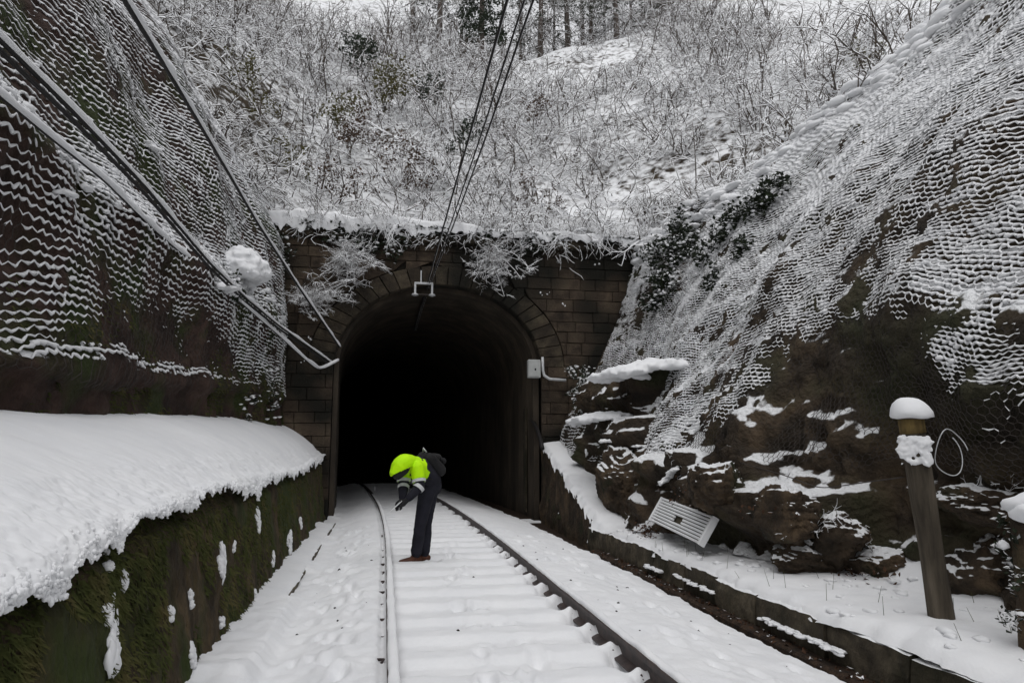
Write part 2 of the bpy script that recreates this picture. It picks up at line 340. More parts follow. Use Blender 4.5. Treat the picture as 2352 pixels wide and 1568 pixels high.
SR = loft(Rst, ysL, NT, 5); nR = gnorm(SR, 1); nR *= -np.sign(nR[..., :1] - 1e-6)
def ridged(P, s, seed): return 1 - np.abs(fbm(P, s, seed, 4)) * 2
# big shapes shared by rock and net, fine shapes only in the rock
bigL = .30 * fbm(SL * [1, 1, .8], .55, 21) ; bigR = .38 * fbm(SR * [1, 1.1, .55], .6, 33)
bigL *= sm(15.8, 14.5, SL[..., 1]); bigR *= sm(16.2, 14.5, SR[..., 1])
CL = SL + nL * (bigL + .07 * ridged(SL, 2.2, 5) + .03 * fbm(SL, 9, 6))[..., None]
fR = .10 * ridged(SR * [1, 1, 1.6], 1.7, 8) + .03 * fbm(SR, 8, 11) + .05 * ridged(SR * [1, 1.2, .8], 4.5, 9) * sm(3.2, 2.0, SR[..., 2])
lowR = sm(2.4, 1.4, SR[..., 2])
stepR = np.round(SR[..., 2] * 2.2 + fbm(SR, .8, 19) * 1.2) / 2.2 - SR[..., 2]
CR = SR + nR * (bigR + fR)[..., None]
CR[..., 0] += lowR * (stepR * .22 + .30 * ridged(SR * [1, 1.3, 1], .8, 14) + .10 * ridged(SR, 2.3, 15) - .12)
def ledge(C, Y0, Y1, z0, d, h):
    wY = sm(Y0, Y0 + .4, C[..., 1]) * sm(Y1, Y1 - .4, C[..., 1]); zz = z0 + .12 * fbm(C, 1.5, 77)
    wz = sm(z0 - h, z0 - h * .3, C[..., 2]) * (C[..., 2] < zz)
    C[..., 0] -= d * wY * wz
ledge(CR, 12.3, 15.6, 2.95, .75, 1.1); ledge(CR, 11.6, 14.6, 2.0, .45, .9); ledge(CR, 6.2, 8.6, .95, .35, .6); ledge(CR, 8.8, 10.8, 1.35, .3, .6)
e_ = CR[::6, -4]; dx_ = np.array([0, .6, 1.5, 3, 6, 30, 390.]); Tr = np.repeat(e_[:, None], len(dx_), 1); Tr[..., 0] += dx_; Tr[..., 2] += np.minimum(.6 * dx_, np.maximum(13 - e_[:, 2:3], 0)); Tr[:, 1:, 2] += .15 * fbm(Tr[:, 1:], .9, 12)
mk('terrain_right', Tr.reshape(-1, 3), gridf(len(e_), len(dx_)), M['hill'], smooth=True, kind='structure')
nl_, nt_ = CL.shape[:2]
cliffL = mk('cliff_left', CL.reshape(-1, 3), gridf(nl_, nt_), M['rock_left'], smooth=True, kind='structure')
cliffR = mk('cliff_right', CR.reshape(-1, 3), gridf(nl_, nt_), M['rock_right'], smooth=True, kind='structure')
_pj = {}
def on(C, px, py, off=.0, key=None):
    """point of a cliff's surface seen at a pixel, moved off towards the track"""
    k = id(C)
    if k not in _pj:
        P = C.reshape(-1, 3); d = P - CP; dep = d @ fw; ok = dep > .5
        _pj[k] = (P[ok], 1176 + F * (d[ok] @ rt) / dep[ok], 784 - F * (d[ok] @ up) / dep[ok], dep[ok])
    P, x, y, dep = _pj[k]; e = np.hypot(x - px, y - py); m = e < max(9, e.min() * 1.05); i = np.where(m)[0][np.argmin(dep[m])]
    p = P[i]; v = p - CP; return p - v / np.linalg.norm(v) * off
g = np.random.default_rng(14); k = 26000; fi = g.uniform(60, len(ysL) - 2, k).astype(int); fj = g.uniform(0, NT * .42, k).astype(int); b = CL[fi, fj]
b = b[(b[:, 2] < 2.75 + .5 * fbm(b, 1.1, 31)) & (fbm(b, 1.8, 32) > -.12)]; k = len(b)
tip = b + np.c_[g.uniform(.015, .05, k), g.normal(0, .02, k), -g.uniform(-.01, .07, k)]; V, q = segs(b, tip, g.uniform(.005, .011, k), .001, 3)
mk('moss_tufts', V, q, M['moss'], cliffL, kind='stuff')
def nearest(C, y, z):
    d = (C[..., 1] - y) ** 2 + (C[..., 2] - z) ** 2; k = np.unravel_index(np.argmin(d), d.shape); return C[k]

# ---------------- snowy track bed
ys = np.concatenate([np.arange(-2, 3, .15), np.arange(3, 12, .03), np.arange(12, 30, .08)]); xs = np.concatenate([np.arange(-1.45, -.02, .03), np.arange(-.02, .24, .013), np.arange(.24, 1.6, .025), np.arange(1.6, 1.95, .012), np.arange(1.95, 3.42, .03)])
X, Y = np.meshgrid(xs, ys, indexing='ij'); off = X - .955; P3 = np.stack([X, Y, X * 0], -1)
ph = ((Y / .6) % 1.0); ph = np.minimum(ph, 1 - ph)                                    # 0 on a sleeper
slp = sm(.30, .16, ph + .03 * fbm(P3, 4, 44))
Zs = np.zeros_like(X)
inner = -.135 + .05 * slp + .012 * fbm(P3, 3.5, 2) + .008 * fbm(P3 * [1, 1.6, 1], 9, 4)
leftz = -.075 - .13 * sm(-.05, -.85, X) + .03 * fbm(P3, 1.6, 12) + .026 * fbm(P3, 6, 13) + .008 * fbm(P3, 22, 14)
rightz = -.035 - .17 * sm(1.95, 3.2, X) - .05 * sm(3.0, 3.4, X) + .024 * fbm(P3, 2.0, 15) + .016 * fbm(P3, 8, 16) + .007 * fbm(P3, 24, 18)
mL = sm(.06, .12, X); mR = sm(1.80, 1.86, X)
Zs = leftz * (1 - mL) + inner * mL; Zs = Zs * (1 - mR) + rightz * mR
nz = fbm(P3, 14, 55)
tr = np.exp(-((X - 1.755) / .085) ** 2) * (X < 1.83)
Zs -= tr * (.10 * (1 - np.exp(-(ph / .12) ** 2)) + .02) * (1 + .5 * nz)
Zs += np.exp(-((X - 1.74) / .045) ** 2) * np.exp(-(ph / .10) ** 2) * .045 * (X < 1.82)
Zs -= np.exp(-((X - .02) / .03) ** 2) * (.03 + .05 * np.exp(-(ph / .07) ** 2) * (nz > -.1))
g = np.random.default_rng(5)
for i in range(150):                                                                  # footprints and scuffs
    if i < 60: fx, fy = g.uniform(-.75, -.15), g.uniform(3.5, 14)
    elif i < 105: fx, fy = g.normal(.95, .22), g.uniform(4, 16)
    else: fx, fy = g.uniform(2.0, 3.1), g.uniform(4, 14)
    s = g.uniform(.6, 1.1); dd = ((X - fx) / (.06 * s)) ** 2 + ((Y - fy) / (.13 * s)) ** 2
    sel = dd < 9
    Zs[sel] += (-.034 * np.exp(-dd[sel]) + .016 * np.exp(-((np.sqrt(dd[sel]) - 1.6) / .5) ** 2)) * (1 + .6 * nz[sel])
Zs += .10 * sm(-.78, -.92, X) * (sm(8.6, 7.4, Y + .3 * fbm(P3, 2, 42)) + .5 * sm(.1, .45, fbm(P3 * [0, 1, 0], 1.3, 43)))
Zs += -.25 * sm(3.22, 3.38, X + .10 * fbm(P3 * [0, 1, 0], 1.3, 61) + .04 * fbm(P3, 8, 62))
Xo = X + (xc(Y) - .955)
mk('snowy_trackbed', np.stack([Xo, Y, Zs], -1).reshape(-1, 3), gridf(len(xs), len(ys)), M['snow'], smooth=True, kind='structure')
# sparse dark ballast peeping through
g = np.random.default_rng(9); C = []
for i in range(55):
    y = g.uniform(3.6, 12); x = g.choice([g.uniform(-.8, -.1), g.uniform(.2, 1.6), g.uniform(2.0, 3.0)], p=[.5, .15, .35])
    ix = np.argmin(abs(xs - x)); iy = np.argmin(abs(ys - y)); C.append([Xo[ix, iy], y, Zs[ix, iy] - .006])
V, T = lumps(C, g.uniform(.008, .02, len(C)), 3, .5, ICO1)
mk('ballast_stones', V, T, M['mortar'], kind='stuff', label='few dark ballast stones poking through the trackbed snow', cat='ballast')

# ---------------- rails
def rail(name, off, label, capdepth):
    yy = np.concatenate([np.arange(-2, 3, .5), np.arange(3, 34, .1)]); cx = xc(yy) + off
    pr = np.array([(-.036, -.004), (-.030, 0), (.030, 0), (.036, -.004), (.036, -.036), (.010, -.05), (.010, -.13), (.07, -.155), (.07, -.168), (-.07, -.168), (-.07, -.155), (-.010, -.13), (-.010, -.05), (-.036, -.036)])
    n = len(yy); k = len(pr)
    V = np.stack([cx[:, None] + pr[None, :, 0], np.repeat(yy[:, None], k, 1), np.repeat(pr[None, :, 1], n, 0)], -1).reshape(-1, 3)
    i = np.arange(n - 1)[:, None] * k; j = np.arange(k); jn = (j + 1) % k
    q = np.stack([i + j, i + k + j, i + k + jn, i + jn], 2).reshape(-1, 4)
    t = thing(name, (float(cx[10]), 3, -.17), label, 'rail', 'running rails of the track')
    mk('steel_rail', V, q, M['rail'], t)
    yy = np.arange(2, 22, .04); cx = xc(yy) + off; th = np.linspace(0, np.pi, 9)
    hgt = .026 + .012 * vn(np.stack([yy * 3, yy * 0, yy * 0 + off], -1)) + .006 * vn(np.stack([yy * 15, yy * 0, yy * 0 + off], -1))
    hgt = hgt * sm(21.5, 17, yy); wd = .036 + .004 * vn(np.stack([yy * 8, yy * 0 + 3, yy * 0 + off], -1))
    V = np.stack([cx[:, None] - np.cos(th)[None] * wd[:, None] + capdepth, np.repeat(yy[:, None], 9, 1), .001 + np.sin(th)[None] ** .6 * hgt[:, None]], -1).reshape(-1, 3)
    mk('snow_cap', V, gridf(len(yy), 9, True), M['snow_soft'], t, smooth=True)
    clip = None
    for y in np.arange(3.6, 13.2, .6):
        for s in (-1, 1):
            c = (float(xc(y)) + off + s * .085, y, -.14)
            if clip is None:
                a = box(c, (.06, .10, .03), 0, .008); b = tube([(c[0] - .015 * s, y - .04, -.115), (c[0] - .03 * s, y, -.1), (c[0] + .02 * s, y + .04, -.11)], .011, 6)
                V, f = join([a, b]); clip = mk('rail_clip', V, f, M['rail'], t); c0 = c
            else:
                o = clip.copy(); COL.objects.link(o); o.parent = t; o.location = (c[0] - c0[0], c[1] - c0[1], 0); ORG[o.name] = ORG[clip.name]
    return t
rail('rail', -.865, 'snow-topped steel rail next to the mossy wall, passing left of the person', .006)
rail('rail', .865, 'snow-topped steel rail with dark exposed side, nearer the concrete kerb', .012)

# ---------------- tunnel portal
OX, OA, OB, OZ = 1.25, 2.45, 1.95, 3.33
def arch(n, a=OA, b=OB, z0=-.34, ox=OX):
    th = np.linspace(np.pi, 0, n); x = ox + a * np.cos(th); z = OZ + b * np.sin(th)
    nj = 8; zl = np.linspace(z0, OZ, nj)[:-1]
    return np.concatenate([np.stack([np.full(nj - 1, ox - a), zl], 1), np.stack([x, z], 1), np.stack([np.full(nj - 1, ox + a), zl[::-1]], 1)])
portal = thing('tunnel_portal', (OX, YP, -.3), 'dark stone tunnel portal with arched mouth under the snowy hillside', 'tunnel portal')
# backing wall with the opening, .12 behind the stones
A = arch(41, OA + .02, OB + .02); n = len(A)
outer = []
for x, z in A:                                             # project to the outer rectangle
    dx, dz = x - OX, z - 2.2; sx = (4.9 if dx > 0 else 3.65) / max(abs(dx), 1e-6); sz = (4.2 if dz > 0 else 2.54) / max(abs(dz), 1e-6)
    s = min(sx, sz); outer.append([OX + dx * s, max(2.2 + dz * s, -.34)])
outer = np.array(outer)
V = np.concatenate([np.c_[A[:, 0], np.full(n, YP + .10), A[:, 1]], np.c_[outer[:, 0], np.full(n, YP + .10), outer[:, 1]], np.c_[A[:, 0], np.full(n, YP + .9), A[:, 1]]])
i = np.arange(n - 1)
q = np.concatenate([np.stack([i, i + 1, n + i + 1, n + i], 1), np.stack([i, 2 * n + i, 2 * n + i + 1, i + 1], 1)])
mk('backing_wall', V, q, M['mortar'], portal)
def block(poly, y0, depth, m, name, parent, ch=.014):
    poly = np.array(poly, float); k = len(poly); c = poly.mean(0); d = c - poly; d /= np.linalg.norm(d, axis=1, keepdims=True) + 1e-9
    ins = poly + d * ch * 1.6
    V = np.concatenate([np.c_[poly[:, 0], np.full(k, y0 + depth), poly[:, 1]], np.c_[poly[:, 0], np.full(k, y0 + ch), poly[:, 1]], np.c_[ins[:, 0], np.full(k, y0), ins[:, 1]]])
    j = np.arange(k); jn = (j + 1) % k; fs = [np.concatenate([np.stack([j, jn, k + jn, k + j], 1), np.stack([k + j, k + jn, 2 * k + jn, 2 * k + j], 1)]), np.array([2 * k + j])]
    return mk(name, V, fs, m, parent)
RT = .46                                                     # ring thickness
nv = 27; th = np.linspace(np.pi, 0, nv + 1); g = np.random.default_rng(3)
for i in range(nv):
    t0, t1 = th[i] - .003, th[i + 1] + .003; y = YP - .02 + g.uniform(-.012, .012)
    ext = .12 * abs(np.cos((t0 + t1) / 2))
    inn = [(OX + OA * np.cos(t), OZ + OB * np.sin(t)) for t in np.linspace(t0, t1, 3)]
    out = [(OX + (OA + RT + ext) * np.cos(t), OZ + (OB + RT) * np.sin(t)) for t in np.linspace(t1, t0, 3)]
    block(inn + out, y, .4, M['stone_dark'], 'voussoir', portal)
zc = -.34; row = 0
while zc < 6.25:
    hgt = g.choice([.25, .275, .29, .31]); z1 = zc + hgt; x = -2.5 - g.uniform(0, .4); zm = (zc + z1) / 2
    while x < 6.2:
        L = g.uniform(.38, .85); x0, x1 = x, min(x + L, 6.25); x = x1
        if x1 - x0 < .12: continue
        gp = .005; a0, a1, b0, b1 = x0 + gp, x1 - gp, zc + gp, z1 - gp
        def ex(z):                                            # half width to keep clear at height z
            if z <= OZ: return OA + (.012 if True else 0)
            q_ = (z - OZ) / (OB + RT + .015)
            return (OA + RT + .135) * math.sqrt(max(0, 1 - q_ * q_)) if q_ < 1 else 0
        e0, e1 = ex(b0), ex(b1)
        if OZ - .3 < zm < OZ: e0 = e1 = OA + .012
        poly = [[a0, b0], [a1, b0], [a1, b1], [a0, b1]]; ok = True
        cx_ = (a0 + a1) / 2
        if cx_ >= OX:
            for k, e in ((0, e0), (3, e1)): poly[k][0] = max(poly[k][0], OX + e + .008) if e > 0 else poly[k][0]
            if poly[0][0] > a1 - .02 and poly[3][0] > a1 - .02: ok = False
            for k in (0, 3): poly[k][0] = min(poly[k][0], a1 - .01)
        else:
            for k, e in ((1, e0), (2, e1)): poly[k][0] = min(poly[k][0], OX - e - .008) if e > 0 else poly[k][0]
            if poly[1][0] < a0 + .02 and poly[2][0] < a0 + .02: ok = False
            for k in (1, 2): poly[k][0] = max(poly[k][0], a0 + .01)
        if not ok: continue
        block(poly, YP + g.uniform(-.012, .014), .3, M['stone'], 'stone_block', portal)
    zc = z1; row += 1
gs = np.random.default_rng(17)
for k in range(11):
    x = gs.choice([gs.uniform(4.3, 6.0), gs.uniform(-2.3, -1.3), gs.uniform(2.2, 4.2)]); z = gs.uniform(4.0, 6.1) if x > 2 else gs.uniform(2, 6)
    if ((x - OX) / (OA + RT)) ** 2 + (max(z - OZ, 0) / (OB + RT)) ** 2 < 1.02: continue
    n = gs.integers(2, 6); C = np.c_[x + gs.normal(0, .05, n), np.full(n, YP - .01), z - np.cumsum(gs.uniform(.02, .06, n))]
    V, T = lumps(C, np.c_[gs.uniform(.012, .03, n), np.full(n, .012), gs.uniform(.012, .035, n)], k, .5, ICO1); mk('snow_fleck', V, T, M['snow_soft'], portal, smooth=True)
# moulded coping, in lengths
x = -2.6
while x < 6.3:
    L = g.uniform(.8, 1.2); x1 = min(x + L, 6.35)
    V, f = box(((x + x1) / 2, YP + .12 + g.uniform(-.01, .01), 6.42), (x1 - x - .015, .62, .26), 0, .03)
    mk('coping_stone', V, f, M['stone_dark'], portal); x = x1
# tunnel bore
yy = np.concatenate([np.linspace(YP + .35, YP + 6, 28), np.linspace(YP + 6.5, 60, 26)])
A = arch(45, OA - .10, OB - .10); n = len(A)
sh = xc(yy) - float(xc(YP))
V = np.stack([A[None, :, 0] + sh[:, None], np.repeat(yy[:, None], n, 1), np.repeat(A[None, :, 1], len(yy), 0)], -1)
V[..., 0] += .03 * fbm(V, .8, 91); V[..., 2] += .03 * fbm(V, .8, 92) * (A[None, :, 1] > 0)
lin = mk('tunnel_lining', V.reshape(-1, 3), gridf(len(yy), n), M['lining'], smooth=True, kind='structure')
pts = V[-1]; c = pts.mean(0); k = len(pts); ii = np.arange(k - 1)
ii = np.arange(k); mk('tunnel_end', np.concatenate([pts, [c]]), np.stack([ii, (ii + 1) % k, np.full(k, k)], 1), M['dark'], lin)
pts = V[0]; B = arch(45, OA + .02, OB + .02); Vr = np.concatenate([pts, np.c_[B[:, 0], np.full(n, YP + .34), B[:, 1]]]); ii = np.arange(n - 1)
mk('lining_rim', Vr, np.stack([ii, ii + 1, n + ii + 1, n + ii], 1), M['lining'], lin)
fl = np.stack([np.stack([OX + sh - 2.6, yy, np.full_like(yy, -.3)], -1), np.stack([OX + sh + 2.6, yy, np.full_like(yy, -.3)], -1)], 1)
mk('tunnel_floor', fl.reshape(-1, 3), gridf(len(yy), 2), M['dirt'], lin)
# pale concrete strips on the right tunnel wall
for y0, wdt in ((YP + 1.1, .30),):
    xw = OX + OA - .13 + float(xc(y0) - xc(YP)); V, f = box((xw, y0, 1.1), (.04, wdt, 2.6), 0, .01)
    mk('wall_rib', V, f, M['kerb'], lin)

# ---------------- left retaining wall with its snow bank
ztop = lambda y: np.interp(y, [-3, 3, 3.7, 6, 12.5, 16.2], [.82, .86, .98, 1.06, 1.05, 1.2])
wall = thing('retaining_wall', (-1.4, 6, -.3), 'mossy dark green retaining wall under a thick snow bank', 'retaining wall')
ys = np.concatenate([np.linspace(-3, 2.5, 30)[:-1], 1 / np.linspace(1 / 2.5, 1 / YP, 620)]); ts = np.linspace(0, 1, 70)
Yg, Tg = np.meshgrid(ys, ts, indexing='ij'); zt = ztop(Yg) - .02
Zg = -.34 + Tg * (zt + .34); Xg = -1.25 - .17 * Tg - .10 * sm(.85, 1, Tg)
Pg = np.stack([Xg, Yg, Zg], -1); Pg[..., 0] += .05 * fbm(Pg, 1.6, 31) + .05 * ridged(Pg * [1, 1, .5], 4, 32) * .6 + .018 * fbm(Pg, 14, 34)
mk('wall_face', Pg.reshape(-1, 3), gridf(len(ys), 70), M['moss_wall'], wall, smooth=True)
# tufts of moss and dead grass on the face
g = np.random.default_rng(12); k = 15000
fi = g.uniform(40, len(ys) - 2, k).astype(int); fj = (g.beta(1.6, 1.1, k) * 68).astype(int); b = Pg[fi, fj]
keep = fbm(b, 2.2, 66) > -.15; b = b[keep]; k = len(b)
tip = b + np.c_[g.uniform(.01, .045, k), g.normal(0, .02, k), -g.uniform(.0, .07, k)]
V, q = segs(b, tip, g.uniform(.004, .010, k), .001, 3)
mk('moss_tufts', V, q, M['moss'], wall, kind='stuff')
# snow bank: from the cliff toe, over the wall's edge, with a ragged hanging fringe
ss = np.concatenate([np.linspace(0, .66, 36)[:-1], np.linspace(.66, 1, 62)])
Yg, Sg = np.meshgrid(ys, ss, indexing='ij')
xb = np.interp(Yg, [-3, 5, 10, 13, 16.5], [-3.55, -3.4, -3.2, -2.95, -2.6]); zb = np.interp(Yg, [-3, 5, 10, 13, 16.5], [1.55, 1.66, 1.88, 1.95, 1.95])
lipx = -1.40; zl = ztop(Yg) + .07
tq = np.clip(Sg / .82, 0, 1); Xs = xb + (lipx - xb) * tq; Zb = zb + (zl + .02 * sm(6, 3, Yg) - zb) * (tq ** 1.35) + .08 * np.sin(tq * np.pi) - .02 * sm(.8, 1, tq)
drop = np.clip((Sg - .82) / .18, 0, 1)
Pn = np.stack([Xs, Yg, Zb * 0], -1)
fr = .13 + .10 * fbm(Pn * [0, 1, 0], 1.1, 70) + .13 * np.maximum(fbm(Pn * [0, 1, 0], 4.5, 71), -.3) + .05 * fbm(Pn * [0, 1, 0], 13, 72)
fr = np.maximum(fr * np.interp(Yg, [3, 7], [.75, 1]), .02)
Xs = Xs + .085 * np.sin(drop * np.pi * .62) * (drop > 0); Zb = Zb - fr * drop ** 1.25
PB = np.stack([Xs, Yg, Zb], -1)
rough_ = sm(.45, .85, Sg)
PB[..., 2] += .05 * fbm(PB, .7, 73) * (1 - drop) + .020 * rough_ * ridged(PB, 6, 74) + .012 * fbm(PB, 4, 75) + .010 * rough_ * fbm(PB, 26, 78)
PB[..., 0] += .03 * rough_ * fbm(PB, 13, 76) + .008 * rough_ * fbm(PB, 30, 79)
mk('snow_bank', PB.reshape(-1, 3), gridf(len(ys), len(ss)), M['snow_soft'], wall, smooth=True)
# snow clods along the lip and stuck to the face
g = np.random.default_rng(21); C = []; S = []
for i in range(1300):
    y = 1 / g.uniform(1 / 16., 1 / 2.6); iy = np.argmin(abs(ys - y)); s = g.beta(4, 1.1); js = int((.60 + .40 * s) * (len(ss) - 1)); p = PB[iy, min(js, len(ss) - 1)]
    r = g.uniform(.004, .014); C.append(p + [.002, 0, -.004]); S.append([r, r * g.uniform(.8, 1.5), r * g.uniform(.7, 1.6)])
V, T = lumps(C, S, 4, .4, ICO1); mk('snow_clods', V, T, M['snow_soft'], wall, smooth=True, kind='stuff')
def patch(pxy, wpx, hpx, seed):
    p = PX(pxy[0], pxy[1], -1.30); d = p[1]; sc = math.hypot(p[1], 1.3) / F
    g = np.random.default_rng(seed); C = []; S = []
    hh = hpx * sc; ww = wpx * sc * 2.0
    for i in range(46):
        yy_, zz_ = p[1] + g.normal(0, ww * .22), p[2] + g.uniform(-.5, .5) * hh
        iy = np.argmin(abs(ys - yy_)); tt = np.clip((zz_ + .34) / (ztop(yy_) + .32), 0, 1); q_ = Pg[iy, int(tt * 69)]
        r = g.uniform(.10, .34) * min(ww, hh) * .5 + .006; C.append([q_[0] + .006, yy_, zz_]); S.append([.018, r, r * g.uniform(1, 1.7)])
    V, T = lumps(C, S, seed, .5, ICO2); mk('snow_patch', V, T, M['snow_soft'], wall, smooth=True)
for a in ((262, 1470, 44, 110), (512, 1290, 20, 70), (420, 1508, 22, 34), (596, 1195, 16, 40), (660, 1245, 16, 40), (690, 1200, 8, 20), (325, 1330, 10, 36), (440, 1375, 8, 30), (505, 1300, 14, 30), (258, 1405, 20, 24), (620, 1285, 12, 22), (572, 1365, 8, 14), (545, 1255, 6, 20), (300, 1250, 9, 26), (430, 1145, 10, 30), (395, 1410, 8, 20), (280, 1300, 6, 12), (500, 1430, 8, 16)):
    patch(a[:2], a[2], a[3], int(a[0]))
# cable trough at the foot of the wall
tro = thing('cable_trough', (-1.1, 10, -.3), 'low concrete cable trough showing a dark edge at the foot of the mossy wall', 'cable trough')
for y0 in np.arange(6.6, 14.8, 1.0):
    V, f = box((-1.12, y0 + .5, -.265 + g.uniform(-.01, .01)), (.30, .985, .20), g.uniform(-.012, .012), .012); mk('trough_slab', V, f, M['concrete'], tro)
yy = np.arange(6.4, 15, .05); k9 = np.linspace(0, 1, 12); a, b = np.meshgrid(yy, k9, indexing='ij')
e = -.975 + .035 * fbm(np.stack([a * 0, a, a * 0], -1), 2.5, 5)
Xt = -1.36 + (e + 1.36) * b; Pt = np.stack([Xt, a, -.165 + .05 * np.sqrt(np.clip(1 - b ** 4, 0, 1)) + .07 * (1 - b) ** 2 + .015 * fbm(np.stack([Xt, a, a * 0], -1), 5, 6)], -1)
mk('snow_cover', Pt.reshape(-1, 3), gridf(len(yy), 12, True), M['snow'], tro, smooth=True)

# ---------------- right side: kerb wall, shelf, wing wall
kerb = thing('concrete_kerb', (3.6, 7, -.3), 'low weathered concrete kerb wall topped with snow at the foot of the netted rock', 'kerb')
g = np.random.default_rng(31); y = 1.5
while y < 11.2:
    L = g.uniform(.8, 1.15); dz = g.uniform(-.02, .02); dx = g.uniform(-.02, .02); bev = .025
    n1 = 16; pr = np.array([(-.13, -.20), (-.135, -.1), (-.13, 0), (-.125, .10), (-.11, .165), (-.05, .18), (.05, .18), (.13, .17), (.13, -.20)]); k1 = len(pr)
    yl = np.linspace(y + .008, y + L - .008, n1); V = np.stack([3.62 + dx + np.repeat(pr[None, :, 0], n1, 0), np.repeat(yl[:, None], k1, 1), -.13 + dz + np.repeat(pr[None, :, 1], n1, 0)], -1)
    V[..., 0] += .03 * fbm(V, 3, 21) + .02 * fbm(V, 11, 22); V[..., 2] += (.03 * fbm(V, 2.5, 23) + .015 * fbm(V, 10, 24)) * (pr[None, :, 1] > .05)
    cap = np.concatenate([V[0][::-1], V[-1]]); VV = np.concatenate([V.reshape(-1, 3), cap])
    mk('concrete_slab', VV, [gridf(n1, k1), np.array([np.arange(k1)]) + n1 * k1, np.array([np.arange(k1)]) + n1 * k1 + k1], M['kerb'], kerb); y += L
# lower dirty footing strip with dead leaves and small snow shelves
V, f = box((3.44, 6.5, -.31), (.2, 9.6, .14), 0, .02); mk('footing', V, f, M['dirt'], kerb)
ys2 = np.arange(1.2, 12.2, .04); k9 = np.linspace(0, 1, 46); a, b = np.meshgrid(ys2, k9, indexing='ij')
Pn = np.stack([a * 0, a, a * 0], -1)
xe = 3.52 + .05 * fbm(Pn, 1.7, 7) + .03 * fbm(Pn, 9, 8) + .10 * np.maximum(fbm(Pn, .9, 10), 0); xk = np.interp(a, [1, 3, 4.8, 6, 8, 10, 12.2], [5.9, 5.7, 5.2, 4.85, 4.55, 4.4, 4.3])
Xk = xe + (xk - xe) * b; P0 = np.stack([Xk, a, a * 0], -1)
lipk = np.exp(-b / .03); Zk = .10 + .10 * b ** .6 - .085 * lipk + .05 * fbm(P0, 1.3, 17) + .018 * fbm(P0, 6, 18) + .25 * sm(.75, 1, b) - .25 * sm(10.6, 12, a)
SH = np.stack([Xk, a, Zk], -1)
mk('snowy_shelf', SH.reshape(-1, 3), gridf(len(ys2), 46, True), M['snow'], smooth=True, kind='structure')
g = np.random.default_rng(15); i_ = g.integers(20, len(ys2) - 30, 150); j_ = g.integers(3, 40, 150); C = SH[i_, j_]; r = g.uniform(.012, .05, 150)
V, T = lumps(C, np.c_[r * 1.2, r * 1.5, r * .6], 6, .45, ICO2); mk('snow_clods', V, T, M['snow'], bpy.data.objects['snowy_shelf'], smooth=True, kind='stuff')
i_ = g.integers(40, 200, 46); j_ = g.integers(2, 36, 46); b = SH[i_, j_]; V, q = segs(b, b + np.c_[g.normal(0, .02, 46), g.normal(0, .02, 46), g.uniform(.05, .16, 46)], .0025, .0015, 3); mk('grass_stalks', V, q, M['moss'], bpy.data.objects['snowy_shelf'], kind='stuff')
# kerb ledge snow pieces
for (px, py, ln) in ((1590, 1335, .5), (1800, 1437, .35), (1900, 1478, .2), (1500, 1302, .25)):
    p = PX(px, py, 3.46); V, T = lumps([[p[0] + random.uniform(-.03, .03), p[1] + d, p[2] - .015 + random.uniform(-.01, .01)] for d in np.linspace(-ln, ln, 34)], [[random.uniform(.015, .045), random.uniform(.02, .06), random.uniform(.007, .016)] for _ in range(34)], px, .5); mk('snow_patch', V, T, M['snow_soft'], kerb, smooth=True)
wing = thing('wing_wall', (3.75, 13.5, -.3), 'short stone wing wall sloping down from the tunnel mouth under a thick snow strip', 'wing wall')
yy = np.linspace(11.0, YP - .02, 60); zz = np.interp(yy, [11, 11.6, 16.5], [-.05, .05, 1.45]); tt = np.linspace(0, 1, 24)
a, b = np.meshgrid(yy, tt, indexing='ij'); za = np.repeat(zz[:, None], 24, 1)
Pw = np.stack([3.52 + .06 * b + np.interp(a, [11, 16.5], [-.05, .12]), a, -.36 + b * (za + .36)], -1); Pw[..., 0] += .04 * fbm(Pw, 3, 3) + .03 * ridged(Pw, 2, 4)
V2 = Pw[:, -1].copy(); V2[:, 0] += .6
Vw = np.concatenate([Pw.reshape(-1, 3), V2]); n0 = 60 * 24; i = np.arange(59)
mk('wall_face', Vw, [gridf(60, 24), np.stack([i * 24 + 23, (i + 1) * 24 + 23, n0 + i + 1, n0 + i], 1)], M['rock_brown'], wing, smooth=True)
k9 = np.linspace(0, 1, 24); yv = np.linspace(11.0, 16.3, 140); a, b = np.meshgrid(yv, k9, indexing='ij')
cy_ = np.stack([a * 0, a, a * 0], -1)
x0 = np.interp(a, [11, 16.5], [3.50, 3.66]) + .05 * fbm(cy_, 3, 4); x1 = x0 + np.interp(a, [11, 13, 16.3], [.95, .80, .62]) + .16 * fbm(cy_, 2, 5)
Zw = np.interp(a, [11, 11.6, 16.5], [-.02, .10, 1.50]) + .05 + .05 * np.sin(b * np.pi) - .16 * (1 - sm(0, .12, b)) * (.6 + fbm(cy_, 7, 6)) + .02 * fbm(np.stack([x0 + b, a, a * 0], -1), 6, 7)
mk('snow_strip', np.stack([x0 + (x1 - x0) * b, a, Zw], -1).reshape(-1, 3), gridf(140, 24, True), M['snow_soft'], wing, smooth=True)

